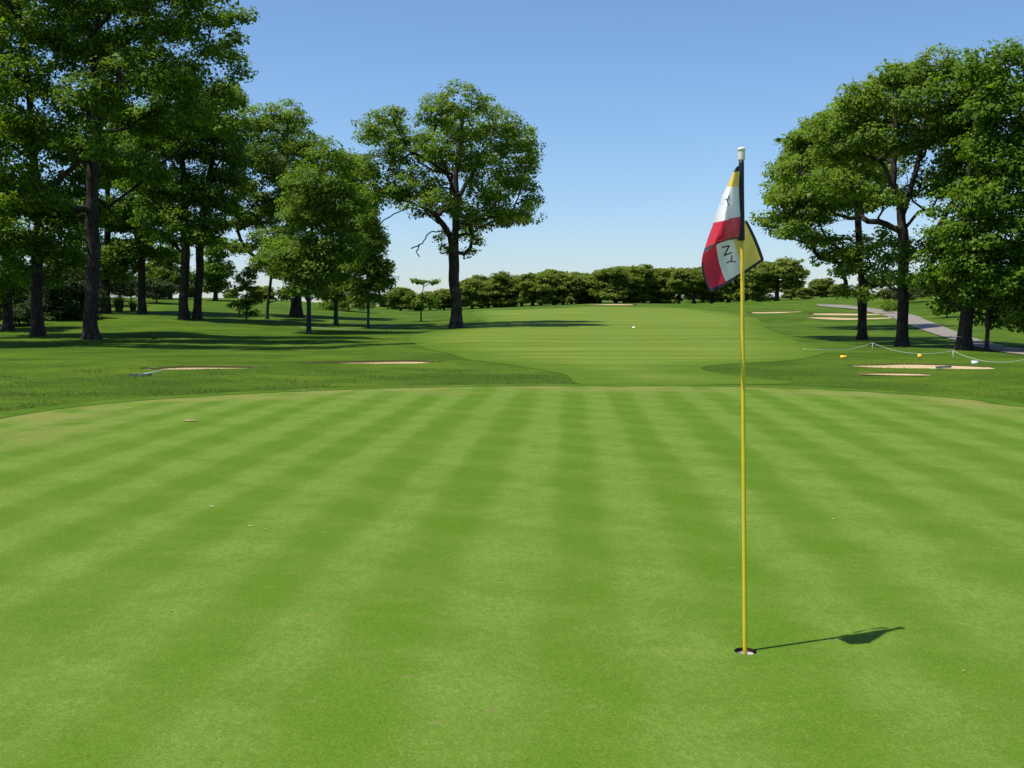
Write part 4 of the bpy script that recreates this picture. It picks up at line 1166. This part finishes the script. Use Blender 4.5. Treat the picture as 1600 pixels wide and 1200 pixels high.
# the cup
cup = empty('hole_cup', (HOLE[0], HOLE[1], zb)); tag(cup, 'round golf hole with a white plastic liner at the foot of the flagstick', 'golf hole')
def wall(z0, z1, r0, r1, k=40):
    th = 2 * math.pi * np.arange(k) / k
    A_ = np.stack([r0 * np.cos(th), r0 * np.sin(th), np.full(k, z0)], 1); B_ = np.stack([r1 * np.cos(th), r1 * np.sin(th), np.full(k, z1)], 1)
    j = np.arange(k); j2 = (j + 1) % k
    return np.vstack([A_, B_]), np.stack([j, j2, k + j2, k + j], 1)
V, Q = wall(.005, -.018, .0545, .0550); mesh_np('soil_wall', V, [Q], M['cupsoil'], cup, True)
mb = MB(); V, Q = wall(-.016, -.14, .0535, .0525); mb.add(V, Q)
V, Q = wall(-.016, -.016, .0535, .0555); mb.add(V, Q)
V, Q = wall(-.14, -.14, .0525, .006); mb.add(V, Q)
mb.build('liner', M['cup'], cup)

# ------------------------------------------------------------------ rope barrier on the right, small signs, rakes, scraps
def gy(px, py): x, y = g(px, py); return np.array([x, y, H1(x, y)])
stakes = []
for px, gpy, toppy, lab, mk in [(1257, 547.5, 544.5, 'short white stake at the left end of the right rope', 'stake'),
                            (1363, 548, 535.5, 'stake holding up the peak of the rope in front of the thinner right trunk', 'stake'),
                            (1489, 561, 548, 'stake holding up the rope in front of the thickest right trunk', 'stake'),
                            (1604, 574, 561, 'stake at the right edge of the photo carrying the end of the rope', 'stake')]:
    b_ = gy(px, gpy); t_ = P(px, toppy, b_[1])
    mb = MB(); h_ = t_.z - b_[2]
    mb.tube([(0, 0, -.1), (.004, 0, h_ * .5), (0, 0, h_ - .01)], [.016, .015, .014], 8)
    mb.tube([(-.02, 0, h_ - .02), (-.028, 0, h_), (-.01, 0, h_ + .015), (.01, 0, h_ + .01)], .006, 6)
    o = mb.build('rope_stake', M[mk]); o.location = b_
    tag(o, lab, 'stake', 'stakes of the rope barriers')
    stakes.append(np.array([b_[0], b_[1], t_.z]))
mb = MB(); pts = []
sags = [.22, .25, .22]
for k in range(3):
    a_, b_ = stakes[k], stakes[k + 1]
    for t in np.linspace(0, 1, 24, endpoint=(k == 2)):
        q = a_ + (b_ - a_) * t
        q[2] = max(q[2] - sags[k] * 4 * t * (1 - t), H1(q[0], q[1]) + .03)
        pts.append(q)
mb.tube(np.array(pts) - pts[0], .008, 6)
o = mb.build('barrier_rope', M['rope']); o.location = pts[0]
tag(o, 'white rope strung low between stakes in front of the right trees', 'rope')

def sign(px, gpy, w_, h_, lift, material, label, tilt=-.25, rz=0.0, bars=2):
    b_ = gy(px, gpy)
    r = empty('lawn_sign', tuple(b_), rz); tag(r, label, 'sign', 'small signs low on the grass')
    mb = MB(); mb.box((0, 0, lift + h_ / 2), (w_, .02, h_), 0, tilt); mb.build('board', material, r, False)
    mb = MB(); mb.tube([(0, .02, -.08), (0, .02, lift + h_ * .4)], .007, 6); mb.build('leg', M['stake_dark'], r)
sign(1318, 561, .22, .10, .02, M['sign_y'], 'wider orange-yellow sign on the grass left of the long pale bunker')
sign(1437, 562, .13, .14, .05, M['sign_y'], 'small square yellow sign on the grass behind the long pale bunker')
sign(1523, 570.5, .19, .11, .02, M['sign_w'], 'small white sign on the grass right of the long pale bunker')

def rake(a_, b_, label):
    """head at a_, handle end at b_"""
    a_ = np.array(a_); b_ = np.array(b_)
    d = b_ - a_; L = np.linalg.norm(d); ang = math.atan2(d[1], d[0])
    r = empty('bunker_rake', tuple(a_), ang); tag(r, label, 'rake', 'bunker rakes')
    dz = d[2]
    mb = MB(); mb.tube([(0, 0, .045), (L * .3, 0, .05 + dz * .3), (L, 0, .03 + dz)], [.019, .018, .016], 10); mb.build('handle', M['rake_handle'], r)
    mb = MB(); mb.tube([(0, -.28, .06), (.02, -.14, .062), (.025, 0, .062), (.02, .14, .062), (0, .28, .06)], .022, 8)
    for q in np.linspace(-.27, .27, 13): mb.tube([(0, q, .06), (-.03, q, .03), (-.03, q, -.01)], [.009, .007, .004], 5)
    mb.build('head', M['rake_head'], r)
rake(gy(219, 589), gy(252, 583), 'rake lying on the grass left of the thin left bunker')
rake(gy(1474, 578.5), gy(1416, 574.5), 'rake lying across the long pale bunker on the right')

# thin rope and bent stake on the left
b_ = gy(603, 519.5)
mb = MB(); mb.tube([(.06, 0, -.05), (.05, 0, .14), (-.02, 0, .30), (-.06, 0, .40)], .018, 6)
o = mb.build('rope_stake', M['stake_dark']); o.location = b_
tag(o, 'dark bent stake left of the big oak where the thin left rope ends', 'stake', 'stakes of the rope barriers')
e0 = np.array([b_[0] - .06, b_[1], b_[2] + .40]); pts = []
e1 = gy(470, 512)
for t in np.linspace(0, 1, 40):
    q = e0 + (e1 - e0) * t; zg = H1(q[0], q[1])
    q[2] = zg + .4 * (1 - t) ** 6 + .05
    pts.append(q)
mb = MB(); mb.tube(np.array(pts) - e0, .012, 6)
o = mb.build('barrier_rope', M['rope']); o.location = e0
tag(o, 'thin pale rope running left along the grass from the bent stake', 'rope')

# white marker in the fairway
b_ = gy(990, 512.5)
mb = MB(); prof = [(0, .12), (.03, .12), (.06, .10), (.085, .065), (.10, .02), (.102, .002)]
mb.tube([(0, 0, z_) for z_, r_ in prof], [r_ for z_, r_ in prof], 20)
o = mb.build('fairway_marker', M['marker']); o.location = b_
tag(o, 'small white marker dome lying on the fairway beyond the green', 'marker')

# leaves and scraps on the green
def scrap(px, py, L, W_, material, label, seed, name='fallen_leaf', cat='leaf', curl=.07):
    if L < .1: L, W_ = L * .8, W_ * .8
    rg = np.random.default_rng(seed)
    x, y = g(px, py); k = 9
    V = []
    for i in range(k):
        t = i / (k - 1); ww = W_ * math.sin(math.pi * (t * .9 + .05)) ** .8 * (1 + .25 * rg.normal())
        for s_ in (-1, 0, 1): V.append(((t - .5) * L, s_ * ww / 2, .006 + curl * W_ * abs(s_) * .6 + curl * L * (t - .5) ** 2 + .002 * rg.random()))
    Q = [[3 * i + j, 3 * i + 3 + j, 3 * i + 4 + j, 3 * i + 1 + j] for i in range(k - 1) for j in (0, 1)]
    o = mesh_np(name, V, [Q], material, smooth=True); o.location = (x, y, H1(x, y) + .004); o.rotation_euler = (0, 0, rg.uniform(-.3, .3))
    tag(o, label, cat, 'leaves and scraps fallen on the green')
scrap(297, 658.5, .20, .17, M['dry'], 'tan dry leaf near the back left edge of the green', 1, curl=.05)
scrap(331, 793, .06, .025, M['petal'], 'pale scrap of leaf farthest left of the three in mid green', 2)
scrap(391, 824, .045, .02, M['petal'], 'thin pale scrap of leaf in the middle of the three', 3)
scrap(414, 829, .035, .03, M['dry'], 'small pale tan scrap of leaf right of the thin pale one', 4)
scrap(268, 957, .02, .018, M['dry'], 'tiny tan leaf bit on the left foreground of the green', 5)
scrap(474, 611, .07, .07, M['petal'], 'tiny pale leaf at the back edge of the green below the left bunkers', 6)
scrap(1302, 813, .03, .02, M['petal'], 'tiny white leaf bit on the green right of the flagstick', 7)
scrap(1505, 1052, .02, .014, M['dry'], 'tiny tan leaf bit in the lower right foreground', 8)
